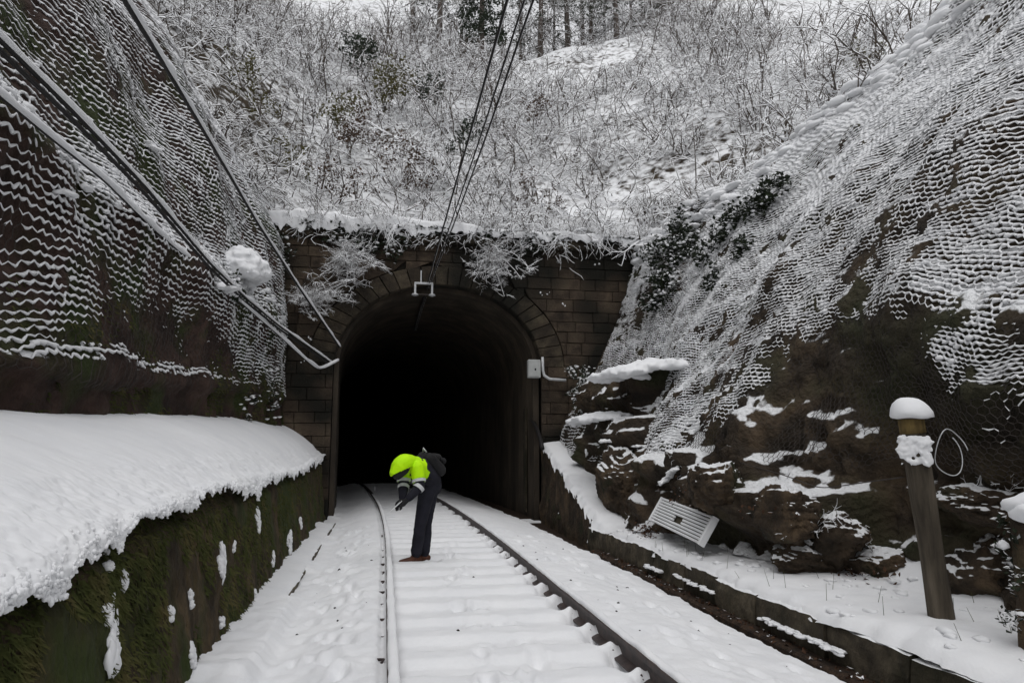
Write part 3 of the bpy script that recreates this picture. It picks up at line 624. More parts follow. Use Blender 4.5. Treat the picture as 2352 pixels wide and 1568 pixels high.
def fuse(V, f, vox, it=4, amp=.012, ns=14):
    """many lumps -> one continuous heap with a grainy surface"""
    me = mesh('tmp', V, f); o = bpy.data.objects.new('tmp', me); COL.objects.link(o)
    m = o.modifiers.new('r', 'REMESH'); m.mode = 'VOXEL'; m.voxel_size = vox
    q = o.modifiers.new('s', 'SMOOTH'); q.iterations = it; q.factor = .5
    dg = bpy.context.evaluated_depsgraph_get(); e = o.evaluated_get(dg); m2 = e.to_mesh(); n = len(m2.vertices)
    co = np.zeros(n * 3); m2.vertices.foreach_get('co', co); m2.calc_loop_triangles(); tr = np.zeros(len(m2.loop_triangles) * 3, np.int32); m2.loop_triangles.foreach_get('vertices', tr)
    e.to_mesh_clear(); bpy.data.objects.remove(o); bpy.data.meshes.remove(me); co = co.reshape(-1, 3)
    co = co + amp * np.stack([fbm(co, ns, 5), fbm(co, ns, 6), fbm(co, ns, 7)], -1) * 1.6
    return co, tr.reshape(-1, 3)
# snow mounds lying on cliff ledges (parts of the cliffs)
def mound(parent, C, ln, dp, ht, seed, ax=(0, 1, 0), n=14, zf=1.0):
    g = np.random.default_rng(seed); ax = np.array(ax, float); ax /= np.linalg.norm(ax); pe = np.cross(ax, [0, 0, 1.]); pe /= np.linalg.norm(pe) + 1e-9; cs = []; S = []
    for i in range(n * 6):
        a, r = g.uniform(0, 6.28), g.random() ** .5; q = 1 - r * r * .9; e = g.uniform(.12, .30) * max(dp, ht)
        cs.append(np.array(C) + ax * math.cos(a) * r * ln + pe * math.sin(a) * r * dp + np.array([0, 0, ht * (q - .5) * g.uniform(.5, 1)]) + g.normal(0, .012, 3)); S.append([e * g.uniform(.9, 1.7), e * g.uniform(.9, 1.7), e * g.uniform(.35, .6) * zf])
    V, T = lumps(cs, S, seed, .4, ICO2); V, T = fuse(V, T, max(.016, dp * .07), 4, min(.02, dp * .06), 12); mk('snow_mound', V, T, M['snow_soft'], parent, smooth=True)
mound(cliffR, on(CR, 1490, 848, .15), 1.0, .55, .26, 1, (1, -.3, .12), 22); mound(cliffR, on(CR, 1425, 868, .12), .55, .45, .18, 2, (1, .2, .0), 18)
mound(cliffR, on(CR, 1375, 958, .12), .6, .38, .16, 3, (1, -.2, .1), 18); mound(cliffR, on(CR, 1390, 1020, .05), .12, .1, .05, 4); mound(cliffR, on(CR, 1470, 1023, .05), .22, .1, .04, 5, (1, 0, 0))
mound(cliffR, on(CR, 1545, 1090, .05), .25, .12, .06, 6, (.5, -.5, .6)); mound(cliffR, on(CR, 1340, 1040, .04), .08, .06, .06, 8, (0, 0, 1), 6); mound(cliffR, on(CR, 1385, 1062, .04), .1, .07, .04, 9, (1, 0, 0), 6)
mound(cliffL, on(CL, 555, 615, .16), .40, .40, .62, 11, n=22, zf=1.7); mound(cliffL, on(CL, 348, 335, .03), .12, .12, .17, 12, n=7)
mound(cliffL, on(CL, 515, 665, .05), .18, .2, .12, 13); mound(cliffL, on(CL, 138, 450, .02), .16, .10, .05, 14, (0, 1, .3))

# rocks at the foot of the right cliff
def boulder(px, py, Y, s, label, seed, snowcap=True, X=None):
    c = on(CR, px, py, .02)
    t = thing('boulder', (c[0], c[1], c[2] - s[2]), label, 'boulder', 'rocks at the cliff foot')
    bv, bt = ICO4; g = np.random.default_rng(seed)
    dirs = g.normal(size=(16, 3)); dirs /= np.linalg.norm(dirs, axis=1, keepdims=True); lim = g.uniform(.62, .95, 16)
    d = bv @ dirs.T; rr = np.min(np.where(d > .05, lim[None] / np.maximum(d, .05), 9), 1); rr = np.minimum(rr, 1.0)
    bq = bv * np.array(s) / .4; st_ = bq[:, 2] * 4 + 1.2 * fbm(bq + seed, 1.1, seed + 3)
    V = bv * (rr * (1 + .10 * (np.round(st_) - st_) + .16 * fbm(bv + seed, 1.8, seed) + .10 * ridged(bv + seed, 3.2, seed) + .07 * ridged(bv + seed, 7.5, seed) + .03 * fbm(bv, 20, seed)))[:, None] * np.array(s); mk('stone', V + c, bt, M['rock_brown'], t, smooth=True)
    if False:
        top = V[V[:, 2] > s[2] * .45]; sel = top[g.integers(0, len(top), 40)]; V2, T2 = lumps(sel + c + [0, 0, .008], np.c_[g.uniform(.03, .10, 40) * s[0] * 2, g.uniform(.03, .10, 40) * s[1] * 2, g.uniform(.012, .024, 40)], seed, .5)
        mk('snow_cap', V2, T2, M['snow_soft'], t, smooth=True)
boulder(1800, 1180, 7.6, (.22, .5, .28), 'large brown rock with snow ledges at the foot of the dark netted face', 1)
boulder(1920, 1235, 6.9, (.22, .40, .30), 'broad brown boulder just left of the wooden post, under a thin snow line', 2)
boulder(2010, 1300, 6.0, (.30, .34, .20), 'low rock with reddish dead leaves at the base of the wooden post', 3)
boulder(1640, 1120, 9.6, (.32, .5, .34), 'narrow brown rock above the slotted white panel', 4)
boulder(1415, 1110, 12.6, (.38, .8, .62), 'smooth brown rock face behind the snowy wing wall', 5, False)
boulder(2255, 1160, 5.1, (.30, .45, .16), 'snow-laden rock ledge right of the wooden post', 6)
boulder(2230, 1330, 5.2, (.30, .5, .45), 'dark brown bare rock low on the right behind the wooden post', 7, False)
boulder(1850, 1275, 7.4, (.35, .4, .2), 'small rock with a snowy twig resting below the brown ledges', 8)

# ================================================================== rockfall nets
def net(name, S, nrm, big, ylo, tlo, thi, label, seed, amount, lift=.07, cell=(.135, .082), amp=.017, rs=1.0, vthr=.95, vp=.25, sub=4):
    # S grid (y, t); smooth copy of big relief -> draped surface, then hexagonal wire and snow on its strands
    D = S + nrm * (big + lift)[..., None]
    n2 = gnorm(D, 1); n2 *= np.sign((n2 * nrm).sum(-1, keepdims=True))
    Y = S[:, 0, 1]; arc = np.concatenate([[0], np.cumsum(np.linalg.norm(np.diff(S.mean(0), axis=0), axis=1))]); tt = arc
    W, HR = cell
    def smp(G, y, t):
        fi = np.clip(np.interp(y, Y, np.arange(len(Y))), 0, len(Y) - 1.001); fj = np.clip(np.interp(t, tt, np.arange(len(tt))), 0, len(tt) - 1.001)
        i = fi.astype(int); j = fj.astype(int); a = (fi - i)[..., None]; b = (fj - j)[..., None]
        return (G[i, j] * (1 - a) + G[i + 1, j] * a) * (1 - b) + (G[i, j + 1] * (1 - a) + G[i + 1, j + 1] * a) * b
    g = np.random.default_rng(seed)
    rows = np.arange(tlo * arc[-1], thi * arc[-1], HR); cols = np.arange(ylo, 16.35, W / sub)
    rr, cc = np.meshgrid(np.arange(len(rows)), np.arange(len(cols)), indexing='ij')
    ph = ((cc * (4 // sub)) + 2 * (rr % 2)) % 4; k_ = sub // 2
    zig = np.array([-1, 0, 1, 0])[ph] * amp
    tv = rows[rr] + zig; yv = cols[cc]
    jx = np.stack([yv, tv, yv * 0], -1)
    tv = tv + .13 * fbm(jx, .7, seed + 1) + .03 * vn(jx, 2.6, seed + 12) + .014 * vn(jx, 9, seed + 2) + .006 * vn(jx, 31, seed + 6); yv = yv + .08 * fbm(jx, .9, seed + 3) + .018 * vn(jx, 9, seed + 5)
    Pn = smp(D, yv, tv); Nn = smp(n2, yv, tv)
    Pn = Pn + Nn * (.025 * vn(jx, 2.3, seed + 4))[..., None]
    t = thing(name, tuple(Pn[0, len(cols) // 2]), label, 'netting', 'rockfall nets pinned over the cutting')
    # snow on the strands
    A = amount(Pn, Nn)
    A = np.clip(A + .45 * vn(jx, 4, seed + 8) + .38 * vn(jx, 15, seed + 9), 0, 1.3)
    rad = np.where(A > .12, (.0035 + .0125 * A) * rs, 0) * np.array([1.4, 1.05, .75, 1.05])[ph] * (1 + .35 * vn(jx, 23, seed + 10))
    vis = seen(Pn, 260); rad = rad * vis; top = (ph[:-1] == 2) & (ph[1:] == 0)
    # bare wire where it shows
    bare = vis & (A < .45)
    e0 = Pn[:, 0:-k_:k_]; e1 = Pn[:, k_::k_]; m_ = min(e0.shape[1], e1.shape[1]); bk = bare[:, 0:-k_:k_][:, :m_]
    vb = bare[:-1][top]
    V, f = join([segs(e0[:, :m_][bk], e1[:, :m_][bk], .0032, .0032, 3), segs(Pn[:-1][top][vb], Pn[1:][top][vb], .0042, .0042, 3)]); mk('wire_mesh', V, f, M['wire'], t, kind='stuff')
    r0, r1 = rad[:, :-1], rad[:, 1:]; ok = (r0 > 0) & (r1 > 0)
    upv = np.array([0, 0, 1.])
    lifts = (upv * .5 + Nn * .3)
    Q = Pn + lifts * rad[..., None] * .9
    near = ok & (np.linalg.norm(Pn[:, :-1] - CP, axis=-1) < 8.5); far = ok & ~near
    V, q = join([segs(Q[:, :-1][near], Q[:, 1:][near], r0[near], r1[near], 4), segs(Q[:, :-1][far], Q[:, 1:][far], r0[far], r1[far], 3)]); q = q[0]
    av = (A[:-1][top] + A[1:][top]) / 2; vk = vis[:-1][top] & (av > vthr) & (g.random(len(av)) < vp); rv = (.003 + .008 * av[vk]) * rs
    Vs, Qs = segs(Q[:-1][top][vk], Q[1:][top][vk], rv * 1.2, rv, 4)
    # clods where the knots hold more snow
    kn = vis & (ph == 2) & (A > .35) & (g.random(A.shape) < .2); C = Q[kn]; rr_ = rad[kn] * g.uniform(1.0, 1.6, kn.sum())
    V2, T2 = lumps(C, np.c_[rr_, rr_ * 1.3, rr_ * .9], seed, .3, ICO1)
    kn = vis & (ph == (1 if sub == 4 else 0)) & (A > .95) & (g.random(A.shape) < .35); C = Q[kn]; rr_ = g.uniform(.016, .034, kn.sum())
    V3, T3 = lumps(C, np.c_[rr_ * 1.2, rr_ * 1.5, rr_ * .8], seed + 1, .35, ICO1)
    V, f = join([(V, q), (Vs, Qs), (V2, T2), (V3, T3)]); mk('snow_on_mesh', V, f, M['snow'], t, smooth=True, kind='stuff')
    return t
def amtL(P, N):
    y, z = P[..., 1], P[..., 2]
    a = .62 + .75 * (N[..., 2] - .02) + .42 * fbm(P, .7, 101) + .35 * fbm(P, 2.5, 102)
    # rain-shadow pocket low on the face, under the bulge
    zc = np.interp(y, [4, 6, 6.8, 8, 10, 13, 16], [1.6, 1.8, 2.4, 3.0, 3.2, 3.2, 2.6])
    a -= .95 * sm(zc + .25, zc - .35, z + .3 * fbm(P, 1.2, 103))
    a -= 1.0 * sm(2.25, 2.1, z)
    a += 1.2 * sm(.28, .05, abs(z - 2.36)) * (N[..., 2] > .25)
    return a
def amtR(P, N):
    y, z = P[..., 1], P[..., 2]
    a = .60 + .95 * (N[..., 2] - .12) + .36 * fbm(P, .6, 111) + .3 * fbm(P * [1, 2.2, .6], 1.6, 112) + .13 * (z - 4.2)
    zc = np.interp(y, [3, 4.6, 5.2, 5.9, 7, 8, 9, 10.5, 12, 16], [1.1, 1.15, 1.7, 2.55, 2.75, 2.35, 1.6, .9, .9, .7])
    a -= .75 * sm(13.0, 14.2, y) * sm(3.8, 4.6, z) * sm(-.3, .2, fbm(P, 1.5, 119))
    a -= 1.6 * sm(zc + .3, zc - .25, z + .25 * fbm(P, 1.3, 113))
    return a
net('rockfall_netting', SL, nL, bigL, 2.6, .05, .90, 'snow-laced hexagonal wire netting over the left rock face beside the cables', 41, amtL, rs=.88)
net('rockfall_netting', SR, nR, bigR, 2.2, .105, .93, 'thickly snowed hexagonal wire netting over the right slope above the wooden post', 42, amtR, .09, (.082, .056), .012, .74, .5, .4, 2)
# rolled snow pillows along the crest of the right slope
g = np.random.default_rng(77); C = []; S = []
for i in range(640):
    iy = int(g.uniform(150, 318)); jt = int(np.clip(g.normal(.87, .07), .72, 1.0) * (NT - 1)); p = SR[iy, jt] + nR[iy, jt] * (bigR[iy, jt] + .10)
    r = g.uniform(.05, .18); C.append(p); S.append([r, r * g.uniform(1.1, 1.8), r * g.uniform(.45, .65)])
V, T = lumps(C, S, 12, .3, ICO2); mk('snow_pillows', V, T, M['snow_soft'], cliffR, smooth=True, kind='stuff')
# ridge of snow along the bulge of the left face
C = []; S = []
for i in range(330):
    y = g.uniform(4, 15.8); zt_ = np.interp(y, [4, 10, 13, 15.8], [4.3, 4.35, 4.3, 4.2]) + g.normal(0, .14); k_ = np.argmin(abs(ysL - y)); jt = np.argmin(abs(SL[k_, :, 2] - zt_) + (SL[k_, :, 2] < 2.8) * 9)
    p = SL[k_, jt] + nL[k_, jt] * (bigL[k_, jt] + .05); r = g.uniform(.03, .075); C.append(p); S.append([r, r * 2, r * .6])
V, T = lumps(C, S, 13, .3, ICO1); mk('snow_ridge', V, T, M['snow_soft'], cliffL, smooth=True, kind='stuff')

# ================================================================== cables and wires
def path(pts, n=90):
    P = np.array([PY(*p) for p in pts]); s = np.concatenate([[0], np.cumsum(np.linalg.norm(np.diff(P, axis=0), axis=1))]); t = np.linspace(0, s[-1], n)
    Q = np.stack([np.interp(t, s, P[:, k]) for k in range(3)], 1)
    for _ in range(6): Q[1:-1] = (Q[:-2] + 2 * Q[1:-1] + Q[2:]) / 4
    return Q
def snowy_cable(pts, r, snow_r, label, seed, gap=.0, name='cable', cat='cable', group='snowy cables strung along the left rock face', n=160, offs=((0, 0),)):
    Q = path(pts, n); t = thing(name, tuple(Q[-1]), label, cat, group)
    for dx, dz in offs:
        V, f = tube(Q + [dx, 0, dz], r, 8); mk('sheath', V, f, M['cable'], t, smooth=True)
    ss_ = np.stack([np.arange(n) * .35, np.full(n, seed * 3.1), np.zeros(n)], -1)
    sr = snow_r * (1 + .35 * vn(ss_, 1, seed) + .9 * np.maximum(vn(ss_, .45, seed + 1) - .35, 0))
    brk = vn(ss_, .3, seed + 2) > gap - 1
    sr = np.where(brk, sr, .002)
    V, f = tube(Q + np.c_[r * .5 + sr * .45, np.zeros(n), r * .45 + sr * .55], sr, 8); mk('snow_cover', V, f, M['snow_soft'], t, smooth=True)
    return t
snowy_cable([(-330, -240, 3.2), (0, 92, 4.6), (160, 248, 5.6), (330, 425, 7.4), (480, 602, 10), (560, 680, 12), (640, 747, 14), (760, 832, 16.35)], .019, .021, 'thick double cable with snow along its top, crossing the left net', 3, offs=((0, 0), (-.012, -.055)))
snowy_cable([(150, -220, 3.8), (285, 0, 5), (365, 130, 6), (440, 255, 7.3), (520, 390, 9.2), (590, 510, 11.3), (680, 650, 14), (780, 797, 16.35)], .020, .021, 'steep snow-topped cable crossing in front of the brush, ending highest at the tunnel corner', 4)
snowy_cable([(-300, -40, 4), (0, 222, 5.4), (120, 320, 6.3), (240, 415, 7.4), (350, 525, 8.8), (450, 610, 10.5), (545, 688, 12.3), (640, 770, 14.2), (700, 825, 15.3), (732, 850, 16.0), (775, 828, 16.4)], .014, .030, 'lowest cable, wholly coated in snow, hooking up to the tunnel corner', 5)
def wire_line(pts, r, label, group='overhead wires running into the tunnel', snow=False):
    Q = path(pts, 60); t = thing('overhead_wire', tuple(Q[-1]), label, 'wire', group)
    V, f = tube(Q, r, 6); mk('conductor', V, f, M['cable'], t, smooth=True)
    V, f = tube(Q + [r * .5, 0, r * .8], r * .95, 6); mk('snow_cover', V, f, M['snow_soft'], t, smooth=True)
wire_line([(1245, -300, 4.6), (1165, 0, 6.3), (1090, 270, 8.6), (1030, 480, 12), (985, 640, 16.2), (962, 718, 18.6), (950, 760, 22)], .015, 'leftmost and thickest of the overhead wires running down into the tunnel crown')
wire_line([(1300, -280, 4.6), (1204, 0, 6.2), (1112, 290, 8.6), (1042, 495, 12), (988, 645, 16.2), (964, 716, 18.6), (952, 760, 22)], .011, 'middle one of the overhead wires running down into the tunnel crown')
wire_line([(1340, -290, 4.4), (1223, 0, 6.0), (1125, 290, 8.4), (1048, 500, 12), (992, 642, 16.2), (967, 716, 18.6), (955, 760, 22)], .012, 'rightmost of the overhead wires running down into the tunnel crown')
# catenary bracket at the crown
p = PY(973, 652, YP - .12); br = thing('catenary_bracket', tuple(p), 'small pale metal bracket with two insulators at the crown of the tunnel arch', 'bracket')
V, f = box(p + [0, -.05, 0], (.44, .06, .05), 0, .008); mk('crossbar', V, f, M['galv'], br)
for s in (-1, 1):
    V, f = box(p + [s * .20, -.05, -.13], (.045, .05, .24), 0, .006); lg = mk('leg', V, f, M['galv'], br)
    c = p + [s * .20, -.05, -.27]; V, f = join([tube([c + [0, 0, .04], c + [0, 0, .015], c + [0, 0, .012], c + [0, 0, -.02], c + [0, 0, -.025], c + [0, 0, -.04]], [.025, .03, .07, .085, .05, .04], 12)]); mk('insulator', V, f, M['galv'], lg, smooth=True)
V, f = box(p + [0, -.05, -.27], (.34, .03, .025), 0, .005); mk('lower_bar', V, f, M['wire'], br)
V, f = box(p + [-.06, .08, .18], (.03, .02, .34), 0, .004); mk('hanger', V, f, M['galv'], br)
# junction box and its conduit on the right jamb
p = PY(1226, 847, YP - .10); jb = thing('junction_box', tuple(p - [0, 0, .2]), 'pale grey junction box with a keyhole fixed to the right tunnel jamb', 'junction box')
V, f = box(p, (.30, .16, .44), 0, .015); mk('housing', V, f, M['box_grey'], jb)
V, f = box(p + [-.02, -.088, 0], (.22, .015, .38), 0, .006); jd = mk('door', V, f, M['box_grey'], jb)
V, f = box(p + [.02, -.10, -.02], (.035, .012, .05), 0, .005); mk('lock', V, f, M['dark'], jd)
q0 = PY(1246, 820, YP - .12); V, f = tube([q0, PY(1247, 850, YP - .12), PY(1250, 862, YP - .12), PY(1262, 870, YP - .14), PY(1300, 873, YP - .2)], .035, 8); mk('conduit', V, f, M['galv'], jb, smooth=True)
Q = path([(1481, 590, 16.3), (1478, 660, 16.3), (1466, 720, 16.25), (1445, 775, 16.25), (1415, 812, 16.2), (1375, 838, 16.2)], 40); V, f = tube(Q, .035, 8)
mk('drain_pipe', V, f, M['concrete'], smooth=True, label='thin pale curved pipe down the right edge of the stone portal', cat='pipe', loc=Q[-1])
Q = path([(1130, 932, 22), (1180, 935, 19.5), (1215, 955, 17.6), (1236, 985, 16.3), (1246, 1030, 15.6)], 30); V, f = tube(Q, .05, 8)
mk('hose', V, f, M['cable'], smooth=True, label='thick black hose sagging along the right wall inside the tunnel', cat='hose', loc=Q[-1])
V, f = join([box(PZ(861, 1126, -.05) + [0, 0, .05], (.03, .02, .12), 0, .004), box(PZ(861, 1126, -.05) + [0, -.004, .12], (.055, .02, .05), 0, .006)])
mk('track_marker', V, f, M['panel'], label='tiny white marker beside the rail just inside the tunnel', cat='marker', loc=PZ(861, 1126, -.05))

# ================================================================== wooden post with its snow cap, slotted panel
b0 = PZ(2168, 1452, .06); t0 = PY(2092, 962, b0[1]); ax = t0 - b0
post = thing('wooden_post', tuple(b0 - [0, 0, .1]), 'leaning weathered wooden post with a rounded snow cap beside the kerb', 'post')
zz = np.linspace(-.08, 1, 26); Q = b0 + ax * zz[:, None]; V, f = tube(Q, .086 + .010 * np.cos(zz * 9) * .4, 28)
V[:, :2] += (.016 * fbm(V * [1, 1, .12], 16, 3))[:, None]; mk('shaft', V, f, M['wood'], post, smooth=True)
V, f = tube([b0 + ax * .93, b0 + ax * 1.0, b0 + ax * 1.004], [.092, .092, .03], 14); mk('cut_top', V, f, M['wood_cut'], post, smooth=True)
c = t0 + [0, 0, .06]; bv, bt = ICO3; V = bv * [.145, .145, .11]; V[:, 2] = np.where(V[:, 2] < 0, V[:, 2] * .55, V[:, 2]); V *= (1 + .13 * vn(bv + 3, 1.3, 4))[:, None]; V[:, 2] -= .05 * np.clip((np.hypot(V[:, 0], V[:, 1]) / .165), 0, 1) ** 3
mk('snow_cap', V + c, bt, M['snow_soft'], post, smooth=True)
cb = b0 + ax * .86; tg_, nm_ = np.array([.76, -.65, 0]), np.array([-.65, -.76, 0]); V, f = box(cb + nm_ * .06 + [0, 0, -.02], (.20, .08, .20), -.71, .02); pbk = mk('bracket', V, f, M['wood'], post)
g = np.random.default_rng(4); C = [cb + tg_ * g.uniform(-.115, .105) + nm_ * (.105 + g.uniform(-.01, .01)) + np.array([0, 0, g.uniform(-.12, .085)]) for i in range(110)]; V, T = lumps(C, np.c_[g.uniform(.012, .034, 110), g.uniform(.010, .018, 110), g.uniform(.010, .026, 110)], 5, .6, ICO2); V, T = fuse(V, T, .009, 3, .006, 30); mk('snow_crust', V, T, M['snow_soft'], pbk, smooth=True)
th = np.linspace(0, 2 * np.pi * 1.12, 60); cl = PY(2190, 1038, b0[1] - .05); Q = cl + np.stack([.128 * np.cos(th) - .01 * th, .02 * np.sin(th * 2), .172 * np.sin(th) + .012 * np.cos(3 * th)], 1); V, f = tube(Q, .0042, 6)
mk('wire_loop', V, f, M['galv'], smooth=True, label='thin grey loop of wire hanging beside the top of the wooden post', cat='wire', loc=cl)
Q = path([(1700, 1062, 7.8), (1800, 1090, 7.0), (1885, 1122, 6.2), (1980, 1108, 5.5), (2075, 1095, 4.85)], 40); V, f = tube(Q, .005, 6)
mk('guy_wire', V, f, M['wire'], smooth=True, label='thin slack wire running from the wooden post across the dark rock', cat='wire', loc=Q[-1])
# slotted panel leaning on the rocks
A_, B_, C_, D_ = [np.array(q) for q in (PX(1500, 1200, 3.80), PX(1535, 1152, 3.98), PX(1645, 1215, 3.90), PX(1618, 1258, 3.72))]
pn = thing('slotted_panel', tuple((A_ + D_) / 2), 'snowy white slotted panel leaning askew against the rocks on the shelf', 'panel')
ux = (D_ - A_); Lx_ = np.linalg.norm(ux); ux /= Lx_; vy = (B_ - A_); Ly_ = np.linalg.norm(vy); vy = vy - ux * (vy @ ux); vy /= np.linalg.norm(vy); wz = np.cross(ux, vy); wz *= np.sign(wz[2])
def pbox(u0, u1, v0, v1, w0, w1): 
    V, f = box(((u0 + u1) / 2, (v0 + v1) / 2, (w0 + w1) / 2), (u1 - u0, v1 - v0, w1 - w0), 0, .008)
    return A_ + V[:, :1] * ux + V[:, 1:2] * vy + V[:, 2:3] * wz, f
ns = 9; sw = Ly_ / ns
for i in range(ns):
    if 3 <= i <= 4:
        V, f = join([pbox(.05, Lx_ * .42, i * sw + .008, (i + 1) * sw - .004, .05, .085), pbox(Lx_ * .58, Lx_ - .05, i * sw + .008, (i + 1) * sw - .004, .05, .085)])
    else: V, f = pbox(.05, Lx_ - .05, i * sw + .008, (i + 1) * sw - .004, .05, .085)
    mk('slat', V, f, M['panel'], pn)
for u0 in (0, Lx_ - .05): V, f = pbox(u0, u0 + .05, 0, Ly_, 0, .09); mk('end_bar', V, f, M['panel'], pn)
V, f = pbox(.02, Lx_ - .02, .02, Ly_ - .02, 0, .03); mk('back_sheet', V, f, M['concrete'], pn)

# ================================================================== vegetation
def shrub(seed, h=1.5, stems=7, spread=.6, nseg=5, twigs=3, r=.014, droop=0., fine=2):
    g = np.random.default_rng(seed); P0 = []; P1 = []; R0 = []; R1 = []
    def grow(p, d, ln, r, n, lvl):
        for k in range(n):
            d = d + g.normal(0, .22, 3) + np.array([0, 0, -droop * .2]); d /= np.linalg.norm(d); q = p + d * ln / n
            P0.append(p); P1.append(q); R0.append(r * (1 - .6 * k / n)); R1.append(r * (1 - .6 * (k + 1) / n)); p = q
            if lvl > 0 and (k > 0 or lvl == 1):
                for _ in range(twigs if lvl == 2 else fine):
                    e = d + g.normal(0, .75, 3); e /= np.linalg.norm(e); grow(p, e, ln * g.uniform(.22, .5), r * .62, 2 if lvl == 2 else 1, lvl - 1)
    for s in range(stems):
        d = np.array([g.normal(0, spread), g.normal(0, spread), 1.0]); d /= np.linalg.norm(d)
        grow(np.array([g.normal(0, .12), g.normal(0, .12), 0]), d, h * g.uniform(.6, 1.15), r * g.uniform(.8, 1.3), nseg, 2)
    return [np.array(a) for a in (P0, P1, R0, R1)]
def place(pro, pos, s, rz, tilt=(0, 0)):
    P0, P1, R0, R1 = pro; c, n = math.cos(rz), math.sin(rz); Mx = np.array([[c, n, 0], [-n, c, 0], [0, 0, 1]])
    sh_ = np.array([[1, 0, 0], [0, 1, 0], [tilt[0], tilt[1], 1]])
    A = (P0 @ Mx @ sh_) * s + pos; B = (P1 @ Mx @ sh_) * s + pos
    return A, B, R0 * (.6 + .4 * s), R1 * (.6 + .4 * s)
PRO = [shrub(100 + i, 1.8, 4, 1.1, 5, 2, .027, .6, 1) for i in range(8)]
def thicket(name, spots, m, label, seed, pro=PRO, kind='stuff', cat='brush', parent=None, rs=1.0):
    g = np.random.default_rng(seed); acc = [[], [], [], []]
    for (x, y, z, s) in spots:
        if not seen(np.array([x, y, z + .5 * s]), 60, 300, 2260, -40, 640): continue
        a = place(pro[g.integers(len(pro))], np.array([x, y, z]), s, g.uniform(0, 6.3), (g.normal(0, .3), g.normal(-.35, .25)))
        for k in range(4): acc[k].append(a[k])
    A = [np.concatenate(a) for a in acc]; V, q = segs(A[0], A[1], A[2] * rs, A[3] * rs, 3)
    return mk(name, V, q, m, parent, kind=kind, label=label, cat=cat)
g = np.random.default_rng(50); sp = []; sp2 = []
for i in range(1050):
    y = 16.8 + 18 * g.random() ** 1.1; x = g.uniform(-8.5, 17)
    if y < 18 and (x < -3.5 or x > 7.5): continue
    n_ = float(fbm(np.array([x, y * .8, 0.]), .45, 88))
    if n_ < -.15 and g.random() < .45: continue
    if y > 27.5 and 3.5 < x < 12.5 and g.random() < .35: continue
    s = g.uniform(.35, .95) * (.8 + .35 * (y > 24)) * (1 + .7 * max(n_, 0)); z = float(hill(np.array(x), np.array(y))) - .05
    if y > 26 and 3.5 < x < 12.5: s *= .45
    (sp if g.random() < .8 + .4 * n_ else sp2).append((x, y, z, s))
for i in range(60):                                                     # shoulder of the right slope
    y = g.uniform(11, 16.5); x = np.interp(y, [10, 11, 12, 14, 16.5], [9.9, 8.9, 8.4, 7.5, 6.6]) + g.uniform(.1, 3.5); z = float(hill(np.array(x), np.array(max(y, 16.5)))) - .3
    sp.append((x, y, z + .0, g.uniform(.5, .9)))
for i in range(55):                                                     # shoulder of the left slope
    y = g.uniform(15.3, 17.6); t_ = g.uniform(0, 1); x = -2.7 - 4.2 * t_; z = 6.6 + 4.8 * t_ ; sp.append((x, y, z - .1, g.uniform(.4, .8)))
PRO2 = [shrub(150 + i, 1.5, 5, 2.0, 5, 2, .025, 1.0, 1) for i in range(6)]
sp4 = []
for i in range(430):
    y = 16.7 + 17 * g.random() ** 1.1; x = g.uniform(-8.5, 16)
    if y > 28 and 3.5 < x < 12.5: continue
    sp4.append((x, y, float(hill(np.array(x), np.array(y))) + .02, g.uniform(.5, 1.0)))
thicket('bramble_mat', sp4, M['twig'], 'low arching snow-covered brambles matting the hillside under the taller brush', 3, PRO2)
thicket('snowy_brush', sp, M['twig'], 'tangle of snow-coated bare brush covering the hillside', 1)
def brush_snow():
    ob = [o for o in bpy.data.objects if o.name in ('snowy_brush', 'bramble_mat')]; C = []
    g = np.random.default_rng(99)
    for o in ob:
        me = o.data; co = np.zeros(len(me.vertices) * 3, np.float32); me.vertices.foreach_get('co', co); co = co.reshape(-1, 3); C.append(co[g.integers(0, len(co), 2600)])
    C = np.concatenate(C); C = C[fbm(C, .5, 44) > -.1]; n = len(C); r = g.uniform(.02, .075, n) * g.uniform(.5, 1, n)
    V, T = lumps(C, np.c_[r * 1.7, r * 1.4, r * .7], 5, .5, ICO1); mk('snow_tufts', V, T, M['snow_soft'], smooth=True, kind='stuff', label='small clumps of snow caught in the hillside brush', cat='snow')
brush_snow()
thicket('bare_brush', sp2, M['twig_dark'], 'darker half-bare brush scattered over the hillside', 2)
sp5 = []
for i in range(50):
    y = g.uniform(35, 46); x = g.uniform(0, 22); sp5.append((x, y, float(hill(np.array(x), np.array(y))) - .2, g.uniform(2.0, 3.6)))
PRO4 = [shrub(190 + i, 1.6, 3, .35, 5, 3, .012, .1, 2) for i in range(5)]
def far_seen():
    acc = []
    for (x, y, z, s_) in sp5:
        a = place(PRO4[g.integers(5)], np.array([x, y, z]), s_, g.uniform(0, 6.3)); acc.append(a)
    A = [np.concatenate([a[k] for a in acc]) for k in range(4)]; V, q = segs(*A, 3)
    mk('far_wood', V, q, M['twig'], kind='stuff', label='pale snowy wood beyond the ridge behind the pine trunks', cat='wood')
far_seen()
